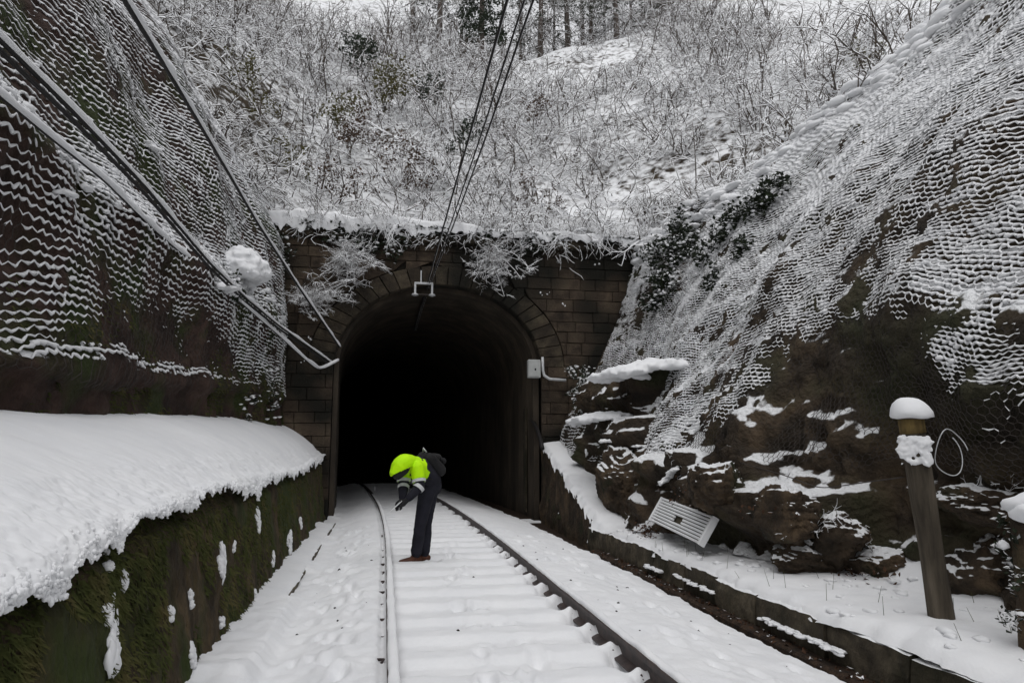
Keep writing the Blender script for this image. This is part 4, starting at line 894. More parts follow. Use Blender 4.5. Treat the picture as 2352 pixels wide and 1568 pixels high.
# evergreen leafy patches among the brush
def leafpatch(spots, m, size, n, name, label, cat, seed, tilt=.9, group=None, flat=(1, 1, 1), stem=True):
    g = np.random.default_rng(seed); base = np.array(spots[0][:3]); t = thing(name, tuple(base), label, cat, group); Cs = []
    for (x, y, z, s) in spots:
        nn = int(n * s * s)
        if nn < 5: continue
        cl = g.normal(0, 1, (max(4, nn // 22), 3)); cl = cl / np.linalg.norm(cl, axis=1, keepdims=True) * g.random((len(cl), 1)) ** .4
        k = cl[g.integers(0, len(cl), nn)] + g.normal(0, .16, (nn, 3)); Cs.append(np.array([x, y, z]) + k * np.array(flat) * s)
    V, T = leaves(np.concatenate(Cs), size, seed, tilt); mk('leaves', V, T, m, t)
    if stem:
        A = []; B = []
        for (x, y, z, s) in spots:
            for _ in range(4):
                A.append([x, y, z - s * .9]); B.append(np.array([x, y, z]) + g.normal(0, .35, 3) * s)
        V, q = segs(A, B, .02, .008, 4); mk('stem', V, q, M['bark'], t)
    return t
def on_hill(px, py, Y): return PY(px, py, Y)
def hs_(px, py, Y, s): p = PY(px, py, Y); return (p[0], p[1], p[2], s)
SHR = [((905, 170, 23.2, .85), (885, 215, 22.8, .7), 'olive', .055, 'yellow-green leafy shrub high on the hillside left of the wires'),
 ((800, 255, 20.6, .65), (755, 272, 20.4, .5), 'olive', .05, 'olive leafy shrub low on the left hillside above the dark hollow'),
 ((1985, 120, 14.6, .45), (1965, 130, 14.6, .3), 'olive', .04, 'small green shrub on the crest of the right slope'),
 ((830, 120, 25.5, .7), (812, 100, 25.5, .55), 'evergreen', .06, 'dark conical shrub in the snowy upper left hillside'),
 ((850, 285, 19.6, .7), (800, 300, 19.4, .6), 'twig_brown', .045, 'brown shrub around the upper end of the fallen branch'),
 ((920, 372, 18.6, .7), (960, 395, 18.4, .5), 'twig_brown', .045, 'brown shrub under the middle of the fallen branch'),
 ((770, 395, 18.0, .6), (820, 430, 17.8, .5), 'twig_brown', .045, 'reddish-brown dead shrub above the left end of the portal'),
 ((680, 380, 18.2, .5), (640, 350, 18.2, .4), 'olive', .045, 'small olive shrub between the steep cable and the brown shrubs'),
 ((1210, 440, 18.0, .55), (1260, 460, 17.8, .45), 'twig_brown', .04, 'brown dead shrub above the portal just right of the wires'),
 ((985, 190, 22.6, .6), (1000, 215, 22.4, .4), 'evergreen', .05, 'dark green shrub in the middle of the hillside left of the wires'),
 ((1085, 290, 20.4, .5), (1060, 330, 20.0, .45), 'evergreen', .05, 'dark green shrub lower on the hillside right behind the wires'),
 ((1245, 235, 22.5, .5), (1220, 250, 22.3, .4), 'twig_brown', .045, 'brown hollow shrub on the slope right of the wires'),
 ((560, 160, 18.4, .6), (600, 230, 18.0, .5), 'olive', .045, 'olive and brown growth beside the steep cable at upper left')]
M['twig_brown'] = mat('twig_brown', [(.045, .024, .014), (.10, .062, .038)], 5, .9, 0, snow=(.45, .25, .35, 3))
for i, (a, b, m_, sz, lb) in enumerate(SHR): leafpatch([hs_(*a), hs_(*b)], M[m_], sz, 1000, 'leafy_shrub', lb, 'shrub', i + 1)
# saplings rising out of the brush
SAPL = [(1598, 455, 17.4, 250, 'sapling with a dark thin stem just left of the right crest, above the portal end'), (1556, 330, 21, 190, 'slim bare sapling left of the other stems above the portal end'), (1755, 355, 16.8, 250, 'straight dark sapling standing at the edge of the right snow slope'), (1706, 330, 18.2, 200, 'pale sapling between two darker stems beside the right snow slope'), (1860, 250, 16.6, 240, 'clump sapling high at the crest of the right slope'), (1890, 235, 17.2, 220, 'second sapling beside the clump at the crest of the right slope'), (1660, 290, 20, 210, 'bare sapling farther up behind the right snow slope'), (2010, 110, 15.2, 160, 'sapling nearest the top of the right slope crest'), (690, 330, 19, 170, 'thin bare sapling on the left hillside above the cable'), (1420, 300, 22, 140, 'thin sapling in the middle of the right-hand brush')]
for i, (px, py, Y, hp, lb) in enumerate(SAPL):
    b = PY(px, py, Y); hh = hp * Y / F; t = thing('sapling', tuple(b - [0, 0, .4]), lb, 'sapling', 'bare saplings above the portal')
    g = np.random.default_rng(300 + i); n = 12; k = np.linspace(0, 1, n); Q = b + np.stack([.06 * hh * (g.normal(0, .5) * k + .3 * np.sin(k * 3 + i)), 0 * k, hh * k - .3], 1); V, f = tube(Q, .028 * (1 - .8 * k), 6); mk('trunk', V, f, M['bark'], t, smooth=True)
    A = [[], [], [], []]; pro = shrub(400 + i, 1, 1, .3, 3, 2, .010, -.1, 2)
    for q_ in range(16):
        z = g.uniform(.2, 1); a = place(pro, b + np.array([0, 0, hh * z - .3]), g.uniform(.35, .7) * (1.2 - .6 * z), g.uniform(0, 6.3), (g.normal(0, .9), g.normal(0, .9)))
        for j in range(4): A[j].append(a[j])
    A = [np.concatenate(x) for x in A]; V, q = segs(A[0], A[1], A[2], A[3], 3); mk('crown', V, q, M['twig'], t)
# fallen snowy branch across the brush and another one
for pts, r, lb in (([(845, 280, 19.0), (900, 315, 18.9), (960, 342, 18.7), (1000, 385, 18.5), (1045, 428, 18.3)], .05, 'long snow-covered fallen branch slanting across the brush above the portal'), ([(1060, 100, 26), (1120, 140, 26), (1150, 165, 26), (1180, 200, 26)], .05, 'fallen snowy branch below the dark evergreen')):
    Q = path(pts, 20); t = thing('fallen_branch', tuple(Q[0]), lb, 'branch', 'fallen branches on the hillside'); V, f = tube(Q, r * np.linspace(1, .5, 20), 6); mk('limb', V, f, M['twig'], t)
    A = [[], [], [], []]; g = np.random.default_rng(int(pts[0][0]))
    for k in range(3, 20, 2):
        a = place(PRO[k % 8], Q[k], .4, g.uniform(0, 6), (g.normal(0, .5), g.normal(0, .5)))
        for j in range(4): A[j].append(a[j])
    A = [np.concatenate(x) for x in A]; V, q = segs(A[0], A[1], A[2], A[3], 3); mk('twigs', V, q, M['twig'], t)

# bushes growing out of the portal face
def portal_bush(px, py, Y, s, root, label, seed):
    b = PY(*root); c = PY(px, py, Y); t = thing('overhanging_bush', tuple(b), label, 'bush', 'bushes rooted in the portal stonework'); g = np.random.default_rng(seed)
    A = [[], [], [], []]
    pros = [shrub(seed * 50 + k, .8, 2, .7, 6, 2, .010, .9, 1) for k in range(6)]
    for k in range(16):
        tip = c + g.normal(0, .32, 3) * s * [1.4, .6, .7]; mid = (b + tip) / 2 + g.normal(0, .12, 3) * s + [0, 0, .18 * s]; tt_ = np.linspace(0, 1, 6)[:, None]
        Qb = b * (1 - tt_) ** 2 + mid * 2 * tt_ * (1 - tt_) + tip * tt_ ** 2 + g.normal(0, .02, (6, 3)) * (tt_ > 0)
        A[0].append(Qb[:-1]); A[1].append(Qb[1:]); A[2].append(np.linspace(.011, .007, 5)); A[3].append(np.linspace(.010, .006, 5))
        for m_ in Qb[2:]:
            a = place(pros[g.integers(6)], m_, s * g.uniform(.3, .62), g.uniform(0, 6.3), (g.normal(0, .8), g.normal(-.5, .5)))
            for j in range(4): A[j].append(a[j])
    A = [np.concatenate(x) for x in A]; V, q = segs(A[0], A[1], A[2], A[3], 3); mk('branches', V, q, M['twig'], t)
portal_bush(765, 630, 16.0, 1.0, (800, 590, 16.5), 'snow-frosted bush hanging on the portal face left of the arch', 3)
portal_bush(720, 700, 15.9, .65, (700, 690, 16.5), 'smaller frosted bush below the larger one left of the arch, by the cables', 4)
portal_bush(1165, 625, 16.0, .9, (1120, 575, 16.5), 'snow-frosted bush drooping over the arch right of the crown', 5)
# snow and hanging growth along the coping
g = np.random.default_rng(60)
xs3 = np.linspace(-3.1, 6.45, 420); k9 = np.linspace(0, 1, 40); a, b = np.meshgrid(xs3, k9, indexing='ij'); Pn = np.stack([a, a * 0, a * 0], -1)
th_ = np.interp(a, [-3.1, -1.2, 1.6, 2.5, 4, 6.4], [.34, .40, .30, .16, .18, .12]) * (1 + .5 * fbm(Pn, 1.2, 5))
fr3 = np.maximum(.06 + .16 * fbm(Pn, 1.7, 6) + .16 * fbm(Pn, 6, 7), .01); bd = np.clip((b - .7) / .3, 0, 1)
Pc = np.stack([a, YP + .75 - 1.02 * np.clip(b / .75, 0, 1) - .03 * np.sin(bd * 3), 6.56 + th_ * np.sqrt(np.clip(1 - (b / .95) ** 3, 0, 1)) - fr3 * bd], -1)
Pc[..., 2] += .05 * ridged(Pc, 3.5, 8) - .03; Pc[..., 1] += .03 * fbm(Pc, 9, 9)
mk('coping_snow', Pc.reshape(-1, 3), gridf(420, 40), M['snow_soft'], portal, smooth=True)
PRO3 = [shrub(180 + i, 1.1, 4, 1.3, 6, 2, .014, 1.3, 1) for i in range(6)]
sp3 = [(g.uniform(-3, 6.4), YP + g.uniform(-.15, .35), 6.62 + g.uniform(-.05, .25), g.uniform(.35, .75)) for i in range(95)]
thicket('overhanging_brush', sp3, M['twig'], 'snowy twigs drooping over the snow-capped top edge of the portal', 7, PRO3)
C = []
for i in range(5200):
    x = g.uniform(-3.0, 6.4); dpt = np.interp(x, [-3, -1.5, 0, 1.2, 3.2, 4, 6.4], [1.3, .95, .75, .55, .6, .35, .35]) * (.7 + .6 * float(vn(np.array([x * 1.6, 3., 1.]), 1, 5)))
    k = g.random() ** 1.6; C.append([x, YP - .12 - .22 * g.random() * (1 - k), 6.62 - k * dpt])
C = np.array(C); keep = vn(C, 2.6, 9) > -.28; V, T = leaves(C[keep], .045, 5, .9, .6, np.array([0, -.6, .5]))
ivy = thing('hanging_ivy', (1.7, YP - .2, 6.5), 'dark ivy fringe hanging over the top of the tunnel portal', 'ivy'); mk('leaves', V, T, M['ivy'], ivy)
A = []; B = []
for i in range(130):
    x = g.uniform(-3, 6.4); p = np.array([x, YP - .2, 6.6 - g.uniform(0, .3)]); d = np.array([g.normal(0, .5), -.3, -.3])
    for k in range(7):
        q = p + d * .07; A.append(p); B.append(q); p = q; d = d + g.normal(0, .35, 3) + [0, .04, -.25]; d /= np.linalg.norm(d)
V, q = segs(A, B, .008, .004, 3); mk('vines', V, q, M['twig_dark'], ivy)
C = C[keep]; sel = C[g.integers(0, len(C), 330)]; V, T = lumps(sel + [0, -.03, .03], np.c_[g.uniform(.02, .06, 330), g.uniform(.02, .05, 330), g.uniform(.012, .035, 330)], 8, .4, ICO1); mk('snow_clods', V, T, M['snow_soft'], ivy, smooth=True, kind='stuff')
# ivy masses on the right shoulder and by the junction box
def ivy_mass(spots, label, seed, n=900, size=.05, snow=60, name='ivy_clump'):
    t = leafpatch(spots, M['ivy'], size, n, name, label, 'ivy', seed, .9, 'ivy clumps around the portal', (1, .7, 1), False); g = np.random.default_rng(seed)
    C = []; 
    for (x, y, z, s) in spots:
        for _ in range(int(snow * s)): C.append([x + g.normal(0, .45) * s, y - s * .55 + g.normal(0, .12), z + g.normal(.1, .45) * s])
    V, T = lumps(C, np.c_[g.uniform(.02, .055, len(C)), g.uniform(.02, .05, len(C)), g.uniform(.012, .03, len(C))], seed, .4, ICO1); mk('snow_clods', V, T, M['snow_soft'], t, smooth=True, kind='stuff')
def oc(C, px, py, sz, off=.12): p = on(C, px, py, off); return (p[0], p[1], p[2], sz)
ivy_mass([oc(CR, *q) for q in ((1510, 575, .45), (1545, 600, .5), (1525, 650, .45), (1585, 560, .5), (1560, 520, .4), (1620, 590, .4), (1500, 690, .3))], 'dark ivy mass flecked with snow at the right end of the portal top', 11, 3800)
ivy_mass([oc(CR, *q) for q in ((1660, 530, .4), (1700, 490, .4), (1745, 465, .4), (1790, 430, .35), (1690, 570, .3), (1640, 630, .3))], 'dark snow-flecked ivy under the crest of the right slope', 12, 3600)
ivy_mass([hs_(1320, 870, 15.9, .38), hs_(1355, 895, 15.5, .40), hs_(1375, 945, 15.0, .35), hs_(1330, 925, 15.4, .3)], 'dark green ivy bush right of the junction box', 13, 2000, .04, 45)
ivy_mass([oc(CL, 545, 665, .32, .1), hs_(590, 850, 14.6, .55), hs_(560, 760, 14.2, .5), hs_(610, 930, 15, .4), hs_(560, 925, 13.6, .35)], 'dark shrub with snowy twigs at the corner of the left rock face and the portal', 14, 800, .045, 70)
ivy_mass([hs_(2345, 1240, 4.0, .17), hs_(2360, 1340, 4.0, .2), hs_(2365, 1430, 4.0, .2)], 'ivy-clad stump with a snow top at the right edge', 15, 5000, .02, 20, 'ivy_stump')
p = PY(2352, 1165, 3.95); st = [o for o in bpy.data.objects if o.name.startswith('ivy_stump')][0]
V, f = tube([p + [.06, 0, -1.15], p + [.06, 0, -.6], p + [.06, 0, -.05], p + [.06, 0, .0]], [.17, .14, .13, .02], 12); mk('stump', V, f, M['rock_brown'], st, smooth=True)
V, T = lumps([p + [.06, -.02, .02], p + [.0, -.05, -.03], p + [.1, -.06, -.02]], [[.16, .16, .09], [.11, .12, .08], [.12, .12, .08]], 3, .25, ICO3); mk('snow_cap', V, T, M['snow_soft'], st, smooth=True)
# dead leaves and grass at the foot of the right cliff
g = np.random.default_rng(71); C = []
for px, py, n, sp_ in ((1990, 1300, 260, .22), (1960, 1345, 200, .2), (1760, 1170, 90, .2), (1480, 1222, 200, .15), (1600, 1130, 120, .3)):
    c = on(CR, px, py, .05); k = g.normal(0, sp_, (n, 3)) * [.5, 1, .35]; C.append(c + k)
V, T = leaves(np.concatenate(C), .025, 6, 1); mk('dead_leaves', V, T, M['brown_leaf'], kind='stuff', label='reddish dead leaves scattered at the foot of the right rock', cat='dead leaves')
C = np.c_[np.full(420, 3.42) + g.normal(0, .05, 420), g.uniform(4, 11, 420), np.full(420, -.24) + g.normal(0, .015, 420)]
V, T = leaves(C, .025, 8, .8); mk('gutter_leaves', V, T, M['brown_leaf'], kind='stuff', label='brown dead leaves in the gutter along the concrete kerb', cat='dead leaves')
# snowy twigs on rocks of the right foot
for i, (px, py, X, s, lb) in enumerate(((1865, 1200, 4.3, .28, 'snowy dead twig tuft on the brown rocks left of the wooden post'), (1950, 1240, 4.25, .25, 'frosted twig tuft close to the left of the wooden post'), (1530, 1090, 4.4, .32, 'snowy grass tuft on the rock above the white panel'), (2260, 1130, 4.6, .3, 'snowy twigs on the ledge right of the wire loop'))):
    c = on(CR, px, py, .08); t = thing('twig_tuft', tuple(c - [0, 0, .1]), lb, 'twigs', 'twig tufts on the right rocks'); a = place(shrub(900 + i, 1, 6, .9, 3, 2, .012, .4, 2), c - [0, 0, .08], s, i, (0, -.3)); V, q = segs(a[0], a[1], a[2] * .7, a[3] * .7, 3); mk('twigs', V, q, M['twig'], t, kind='stuff')

# ---------------- pines along the ridge
def pine(seed, hgt=13):
    g = np.random.default_rng(seed); n = 16; k = np.linspace(0, 1, n); Q = np.stack([.25 * np.sin(k * 2 + seed) * k, .2 * np.cos(k * 3 + seed) * k, hgt * k - .4], 1)
    tr = tube(Q, .17 * (1 - .82 * k), 9); A = [[], [], [], []]; NC = []
    for i in range(46):
        z = g.uniform(.06, 1); j = min(int(z * (n - 1)), n - 2); b = Q[j] + (Q[j + 1] - Q[j]) * (z * (n - 1) - j); az = g.uniform(0, 6.28); ln = g.uniform(1.0, 2.6) * (1.15 - .75 * z); d = np.array([math.cos(az), math.sin(az), g.uniform(-.25, .4)]); p = b
        for s in range(5):
            d = d + g.normal(0, .14, 3) + [0, 0, -.05]; q = p + d * ln / 5; A[0].append(p); A[1].append(q); A[2].append(.035 * (1 - s / 6)); A[3].append(.035 * (1 - (s + 1) / 6)); 
            for _ in range(4):
                e = d + g.normal(0, .8, 3) + [0, 0, -.2]; e /= np.linalg.norm(e); q2 = q + e * g.uniform(.25, .6); A[0].append(q); A[1].append(q2); A[2].append(.013); A[3].append(.008)
                if s > 1 and z > .2: NC += [q2 + g.normal(0, .09, 3) for _ in range(3)]
            p = q
    return tr, [np.array(a) for a in A], np.array(NC)
PN = [pine(s) for s in (1, 2, 3)]; PM = []
for k_, (tr, A, NC) in enumerate(PN):
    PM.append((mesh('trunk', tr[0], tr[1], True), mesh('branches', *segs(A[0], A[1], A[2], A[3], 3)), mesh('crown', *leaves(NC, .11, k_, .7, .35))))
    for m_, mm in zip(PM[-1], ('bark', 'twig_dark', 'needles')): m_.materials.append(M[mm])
PT = [(945, 34, 'with a pale trunk, leftmost of the ridge pines'), (1008, 33.2, 'with a reddish forked trunk left of the dark evergreen'), (1060, 37, 'thin and pale directly behind the dark evergreen'), (1195, 36, 'just right of the overhead wires at the ridge'), (1240, 33.4, 'dark trunk nearest right of the overhead wires'), (1272, 39, 'slender pale trunk, second row behind the ridge'), (1305, 33.6, 'with the broadest dark trunk in the middle of the ridge'), (1338, 38, 'thin grey trunk behind the middle of the ridge'), (1358, 34, 'straight dark trunk right of the broadest one'), (1392, 40, 'faint distant trunk in the gap of the ridge'), (1418, 33.5, 'reddish trunk near the right end of the open ridge'), (1452, 37.5, 'thin trunk at the right end of the open ridge'), (1500, 34.5, 'half hidden by snowy brush right of the open ridge'), (1565, 36, 'behind the saplings at the upper right'), (1630, 38, 'faint crown behind the upper right brush'), (1150, 41, 'farthest trunk left of the overhead wires')]
for i, (px, Y, lb) in enumerate(PT):
    p = PY(px, 120, Y); x = p[0]; z = float(hill(np.array(x), np.array(Y))) if Y < 60 else 22; s = (.8, 1.0, .62)[i % 3] * (1.25 if 'broadest' in lb else 1)
    t = thing('pine_tree', (x, Y, z), 'snow-dusted pine ' + lb, 'pine tree', 'pines along the ridge'); t.rotation_euler = (0, 0, i * 1.7); t.scale = (s, s, .8 + .25 * (i % 2))
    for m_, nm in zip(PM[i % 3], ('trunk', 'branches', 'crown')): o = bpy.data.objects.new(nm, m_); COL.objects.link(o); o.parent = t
# dark evergreen at the ridge
p = PY(1105, 105, 30.5); t = thing('evergreen_tree', (p[0], p[1], p[2] - .5), 'dense dark evergreen tree at the ridge left of the overhead wires', 'evergreen tree'); g = np.random.default_rng(90)
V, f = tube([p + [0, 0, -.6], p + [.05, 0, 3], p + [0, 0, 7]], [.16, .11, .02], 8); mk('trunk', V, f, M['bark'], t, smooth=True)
C = []
for i in range(240):
    z = g.uniform(.0, 6.5); r = 1.25 * (1 - z / 8.5) * g.random() ** .4; a = g.uniform(0, 6.28); c = p + [r * math.cos(a), r * math.sin(a), z]; C.append(c + g.normal(0, .14, (36, 3)) * [1, 1, .6])
V, T = leaves(np.concatenate(C), .07, 5, .8, .5); mk('crown', V, T, M['evergreen'], t)
A = [[], [], [], []]
for i in range(7):
    a = place(PRO[i % 8], p + [g.normal(0, .8), -1.0, g.uniform(-.4, 1.4)], .8, i, (g.normal(0, .4), -.3))

# ================================================================== the person
def blob(capsules, vox=.014, smooth_it=6):
    """union of tapered capsules -> one continuous skin"""
    parts = []
    for (p0, r0, p1, r1) in capsules:
        p0 = np.array(p0, float); p1 = np.array(p1, float); k = np.linspace(0, 1, 7)[:, None]; d = p1 - p0; L = np.linalg.norm(d); u_ = d / (L + 1e-9)
        P = [p0 - u_ * r0 * .98, p0 - u_ * r0 * .7] + list(p0 + d * k) + [p1 + u_ * r1 * .7, p1 + u_ * r1 * .98]; r = [r0 * .2, r0 * .72] + list(r0 + (r1 - r0) * k[:, 0]) + [r1 * .72, r1 * .2]
        parts.append(tube(P, np.array(r), 14))
    V, f = join(parts); me = mesh('tmp', V, f); o = bpy.data.objects.new('tmp', me); COL.objects.link(o)
    m = o.modifiers.new('r', 'REMESH'); m.mode = 'VOXEL'; m.voxel_size = vox
    s = o.modifiers.new('s', 'SMOOTH'); s.iterations = smooth_it; s.factor = .5
    dg = bpy.context.evaluated_depsgraph_get(); e = o.evaluated_get(dg); m2 = e.to_mesh(); n = len(m2.vertices)
    co = np.zeros(n * 3); m2.vertices.foreach_get('co', co); m2.calc_loop_triangles(); tr = np.zeros(len(m2.loop_triangles) * 3, np.int32); m2.loop_triangles.foreach_get('vertices', tr)
    e.to_mesh_clear(); bpy.data.objects.remove(o); bpy.data.meshes.remove(me)
    return co.reshape(-1, 3), tr.reshape(-1, 3)
FP = np.array([PZ(958, 1292, -.12)[0], PZ(958, 1292, -.12)[1], -.125])
per = thing('person', tuple(FP), 'person in a yellow-green hooded jacket and dark trousers bending forward between the rails', 'person')
J = dict(pel=(.165, 0, 1.02), sp=(.08, -.10, 1.17), ch=(-.04, -.24, 1.27), nk=(-.14, -.35, 1.315), hd=(-.235, -.44, 1.285),
         h1=(.11, -.07, .97), h2=(.17, .09, .97), k1=(.03, -.09, .50), k2=(.115, .09, .50), a1=(-.035, -.03, .07), a2=(.095, .10, .07),
         s1=(-.045, -.40, 1.27), s2=(-.20, -.17, 1.28), e1=(-.01, -.47, 1.03), e2=(-.21, -.25, 1.02), w1=(-.165, -.55, .875), w2=(-.225, -.40, .86))
J = {k: np.array(v) for k, v in J.items()}
def hand(w, d, s):
    d = d / np.linalg.norm(d); side = np.cross(d, [0, 0, 1.]); side /= np.linalg.norm(side); n_ = np.cross(side, d); c = [(w, .026, w + d * .08, .036)]; pk = w + d * .075
    for i, (o, L) in enumerate(((-.030, .066), (-.010, .078), (.010, .074), (.030, .058))):
        b = pk + side * o; m_ = b + d * L * .6 - n_ * .012; c += [(b, .0095, m_, .009), (m_, .009, m_ + d * L * .35 - n_ * .028, .0075)]
    th_ = w + d * .03 + side * s * .034; c += [(th_, .012, th_ + d * .035 + side * s * .018, .010), (th_ + d * .035 + side * s * .018, .010, th_ + d * .065 + side * s * .008 - n_ * .01, .0085)]
    return c
lh1 = np.array([-.12, .02, -.10]); lh2 = np.array([-.10, -.06, -.10])
hdir = np.array([-.42, -.36, -.80]); hdir /= np.linalg.norm(hdir)
body = [(J['pel'], .13, J['sp'], .13), (J['sp'], .13, J['ch'], .15), (J['ch'], .12, J['nk'], .07), (J['nk'], .055, J['hd'], .075), (J['hd'] - hdir * .02, .098, J['hd'] + hdir * .05, .085), (J['hd'] + hdir * .06 + [0, 0, -.03], .06, J['hd'] + hdir * .09 + [-.02, -.01, -.05], .045), (J['hd'] + hdir * .10 + [-.035, -.03, -.01], .014, J['hd'] + hdir * .13 + [-.045, -.035, -.02], .013),
        (J['s1'], .055, J['e1'], .042), (J['e1'], .042, J['w1'], .028), (J['s2'], .055, J['e2'], .042), (J['e2'], .042, J['w2'], .028), (J['ch'], .10, J['s1'], .06), (J['ch'], .10, J['s2'], .06),
        (J['h1'], .085, J['k1'], .06), (J['k1'], .06, J['a1'], .042), (J['h2'], .085, J['k2'], .06), (J['k2'], .06, J['a2'], .042), (J['pel'], .12, J['h1'], .09), (J['pel'], .12, J['h2'], .09)] + hand(J['w1'], lh1, 1) + hand(J['w2'], lh2, -1)
V, T = blob(body, .011, 3); mk('body', V + FP, T, M['skin'], per, smooth=True)
# trousers
tro_ = [(J['pel'] + [0, 0, .02], .150, J['h1'], .122), (J['pel'] + [0, 0, .02], .150, J['h2'], .122), (J['h1'], .115, J['k1'], .082), (J['k1'], .082, J['a1'] + [.02, 0, .07], .076), (J['h2'], .115, J['k2'], .082), (J['k2'], .082, J['a2'] + [.01, 0, .06], .076), (J['pel'] + [.03, .03, -.02], .13, J['pel'] + [.01, 0, .06], .14)]
V, T = blob(tro_, .014, 5); V += (.012 * fbm(V * [1, 1, .8], 8, 3) + .008 * fbm(V * [.6, .6, 1.6], 14, 4))[:, None] * np.array([1, 1, 0]); mk('trousers', V + FP, T, M['navy'], per, smooth=True)
# jacket: dark lower trunk, hi-vis upper with hood, sleeves and bands
V, T = blob([(J['pel'] + [-.005, -.01, .05], .150, J['sp'], .150), (J['sp'], .150, J['ch'] + [.02, .02, 0], .155)], .014, 5); mk('jacket_waist', V + FP, T, M['navy'], per, smooth=True)
V, T = blob([(J['ch'], .150, J['nk'], .115), (J['ch'], .12, J['s1'], .098), (J['ch'], .12, J['s2'], .095), (J['s1'], .100, J['s1'] * .35 + J['e1'] * .65, .082), (J['s2'], .098, J['s2'] * .35 + J['e2'] * .65, .082), (J['sp'] * .6 + J['ch'] * .4, .152, J['ch'], .155)], .012, 4)
V += (.008 * fbm(V, 9, 5))[:, None] * np.array([1, 1, .5]); jk = mk('jacket', V + FP, T, M['hivis'], per, smooth=True)
hd = J['hd']; V, T = blob([(J['nk'] + [.02, .02, .02], .105, hd + [.03, .03, .045], .125), (hd + [.03, .03, .045], .128, hd + hdir * .03 + [-.015, -.01, .035], .122), (hd + hdir * .04 + [-.03, -.02, .01], .115, hd + hdir * .07 + [-.05, -.03, -.01], .09)], .012, 4)
# the hood is open at the face: cut away the lower front
fd = np.array([.42, -.10, -.90]); fd /= np.linalg.norm(fd); ctr = hd + np.array([-.02, -.01, .0]); cut = (V[T].mean(1) - ctr) @ fd > .060
mk('hood', V + FP, T[~cut], M['hivis'], per, smooth=True).modifiers.new('solid', 'SOLIDIFY').thickness = .012
for (s_, e_, w_) in (('s1', 'e1', 'w1'), ('s2', 'e2', 'w2')):
    s, e, w0 = J[s_], J[e_], J[w_]; a = s * .35 + e * .65; V, f = tube([a + (s - e) * .02, a + (e - s) * .13], [.094, .090], 18, False); mk('reflective_band', V + FP, f, M['reflect'], jk, smooth=True)
    V, T = blob([(a + (e - s) * .1, .074, e, .068), (e, .068, w0 + (e - w0) * .12, .050)], .012, 4); mk('sleeve', V + FP, T, M['navy'], per, smooth=True)
    V, f = tube([e + (s - e) * .02, e + (w0 - e) * .20], [.079, .075], 18, False); mk('reflective_band', V + FP, f, M['reflect'], jk, smooth=True)
V, T = blob([(hd + hdir * .02, .104, hd + hdir * .115 + [-.01, -.01, 0], .074), (J['nk'], .08, hd, .085)], .012, 3); mk('hood_shadow', V + FP, T, M['black_cloth'], per, smooth=True)  # black form over the face, stands in for the shadow under the hood
for w_, l_, sg in (('w1', lh1, 1), ('w2', lh2, -1)):
    V, T = blob([(a_, r_ * 1.16 + .002, b_, q_ * 1.16 + .002) for (a_, r_, b_, q_) in hand(J[w_], l_, sg)], .0075, 2); mk('glove', V + FP, T, M['black_cloth'], per, smooth=True)
for a, dx in ((J['a1'], np.array([-1, -.25, 0])), (J['a2'], np.array([-1, .1, 0]))):
    dx = dx / np.linalg.norm(dx); a = np.array([a[0], a[1], .045]); sh_ = [(a + dx * -.05 + [0, 0, .01], .045, a + dx * .06, .048), (a + dx * .06, .048, a + dx * .19 + [0, 0, -.012], .034), (a + [.0, 0, .05], .05, a + dx * .02, .05)]
    V, T = blob(sh_, .010, 3); V[:, 2] = np.maximum(V[:, 2], .004); mk('shoe', V + FP, T, M['shoe'], per, smooth=True)
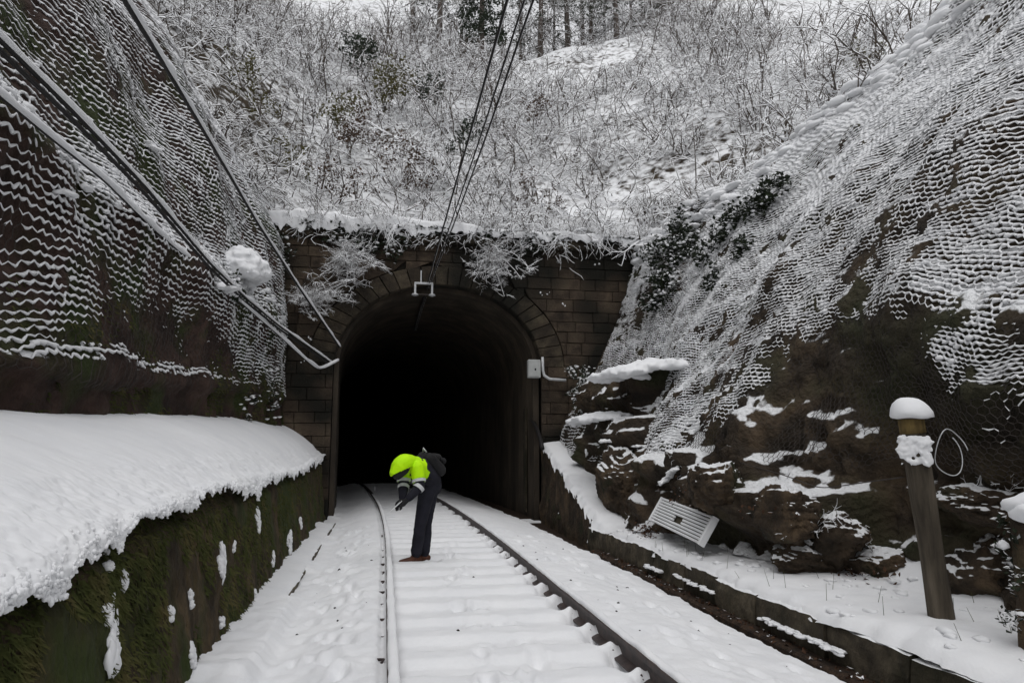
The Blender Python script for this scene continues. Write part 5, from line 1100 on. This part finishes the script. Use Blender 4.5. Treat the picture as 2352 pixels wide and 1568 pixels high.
# backpack on the person's back
bc = np.array([.150, -.05, 1.315]); ax1 = (J['ch'] - J['pel']); ax1 /= np.linalg.norm(ax1); nb = np.array([.42, .34, .80]); nb -= ax1 * (nb @ ax1); nb /= np.linalg.norm(nb); sx_ = np.cross(ax1, nb)
bp = thing('backpack', tuple(FP + bc), 'bulging black backpack worn on the back of the bending person', 'backpack')
cap_ = []
for i in (-1, 1): cap_ += [(bc - ax1 * .15 + sx_ * .07 * i + nb * .01, .092, bc + ax1 * .12 + sx_ * .06 * i, .084)]
cap_ += [(bc - ax1 * .13 + nb * .055, .088, bc + ax1 * .04 + nb * .04, .08)]
V, T = blob(cap_, .014, 4); bag = mk('bag', V + FP, T, M['black_cloth'], bp, smooth=True)
V, T = blob([(bc - ax1 * .13 + nb * .15 + sx_ * .06, .05, bc - ax1 * .13 + nb * .15 - sx_ * .06, .05), (bc - ax1 * .02 + nb * .13 + sx_ * .05, .05, bc - ax1 * .02 + nb * .13 - sx_ * .05, .05)], .012, 3); mk('pocket', V + FP, T, M['black_cloth'], bag, smooth=True)
V, f = tube([bc + ax1 * .20 + sx_ * .03 + nb * .04, bc + ax1 * .26 + nb * .06, bc + ax1 * .20 - sx_ * .03 + nb * .04], .012, 8); mk('handle', V + FP, f, M['galv'], bp, smooth=True)
for s_, i in (('s1', 1), ('s2', -1)):
    q = J[s_] * .55 + J['ch'] * .45; V, f = tube([bc + ax1 * .12 + sx_ * .09 * i, q + nb * .125, q - nb * .01 + ax1 * .13, q - nb * .14 + ax1 * .02, J['sp'] + sx_ * .16 * i - nb * .06], .020, 6, True, .5); mk('strap', V + FP, f, M['black_cloth'], bp, smooth=True)
V, f = tube([bc - ax1 * .19 + nb * .08 + sx_ * .10, bc - ax1 * .235 + nb * .09, bc - ax1 * .19 + nb * .08 - sx_ * .10], .010, 6); mk('trim', V + FP, f, M['reflect'], bp, smooth=True)
# sheet of paper in the hands
pc = FP + (J['w1'] + lh1 * .75 + J['w2'] + lh2 * .75) / 2 + [-.03, -.02, .0]
V, f = box((0, 0, 0), (.20, .15, .006), 0, .001); ca, sa = math.cos(.75), math.sin(.75); V = V @ np.array([[ca, 0, -sa], [0, 1, 0], [sa, 0, ca]]).T
mk('notebook', V + pc, f, M['paper'], label='small white notebook held in the hands of the bending person', cat='notebook', loc=pc)
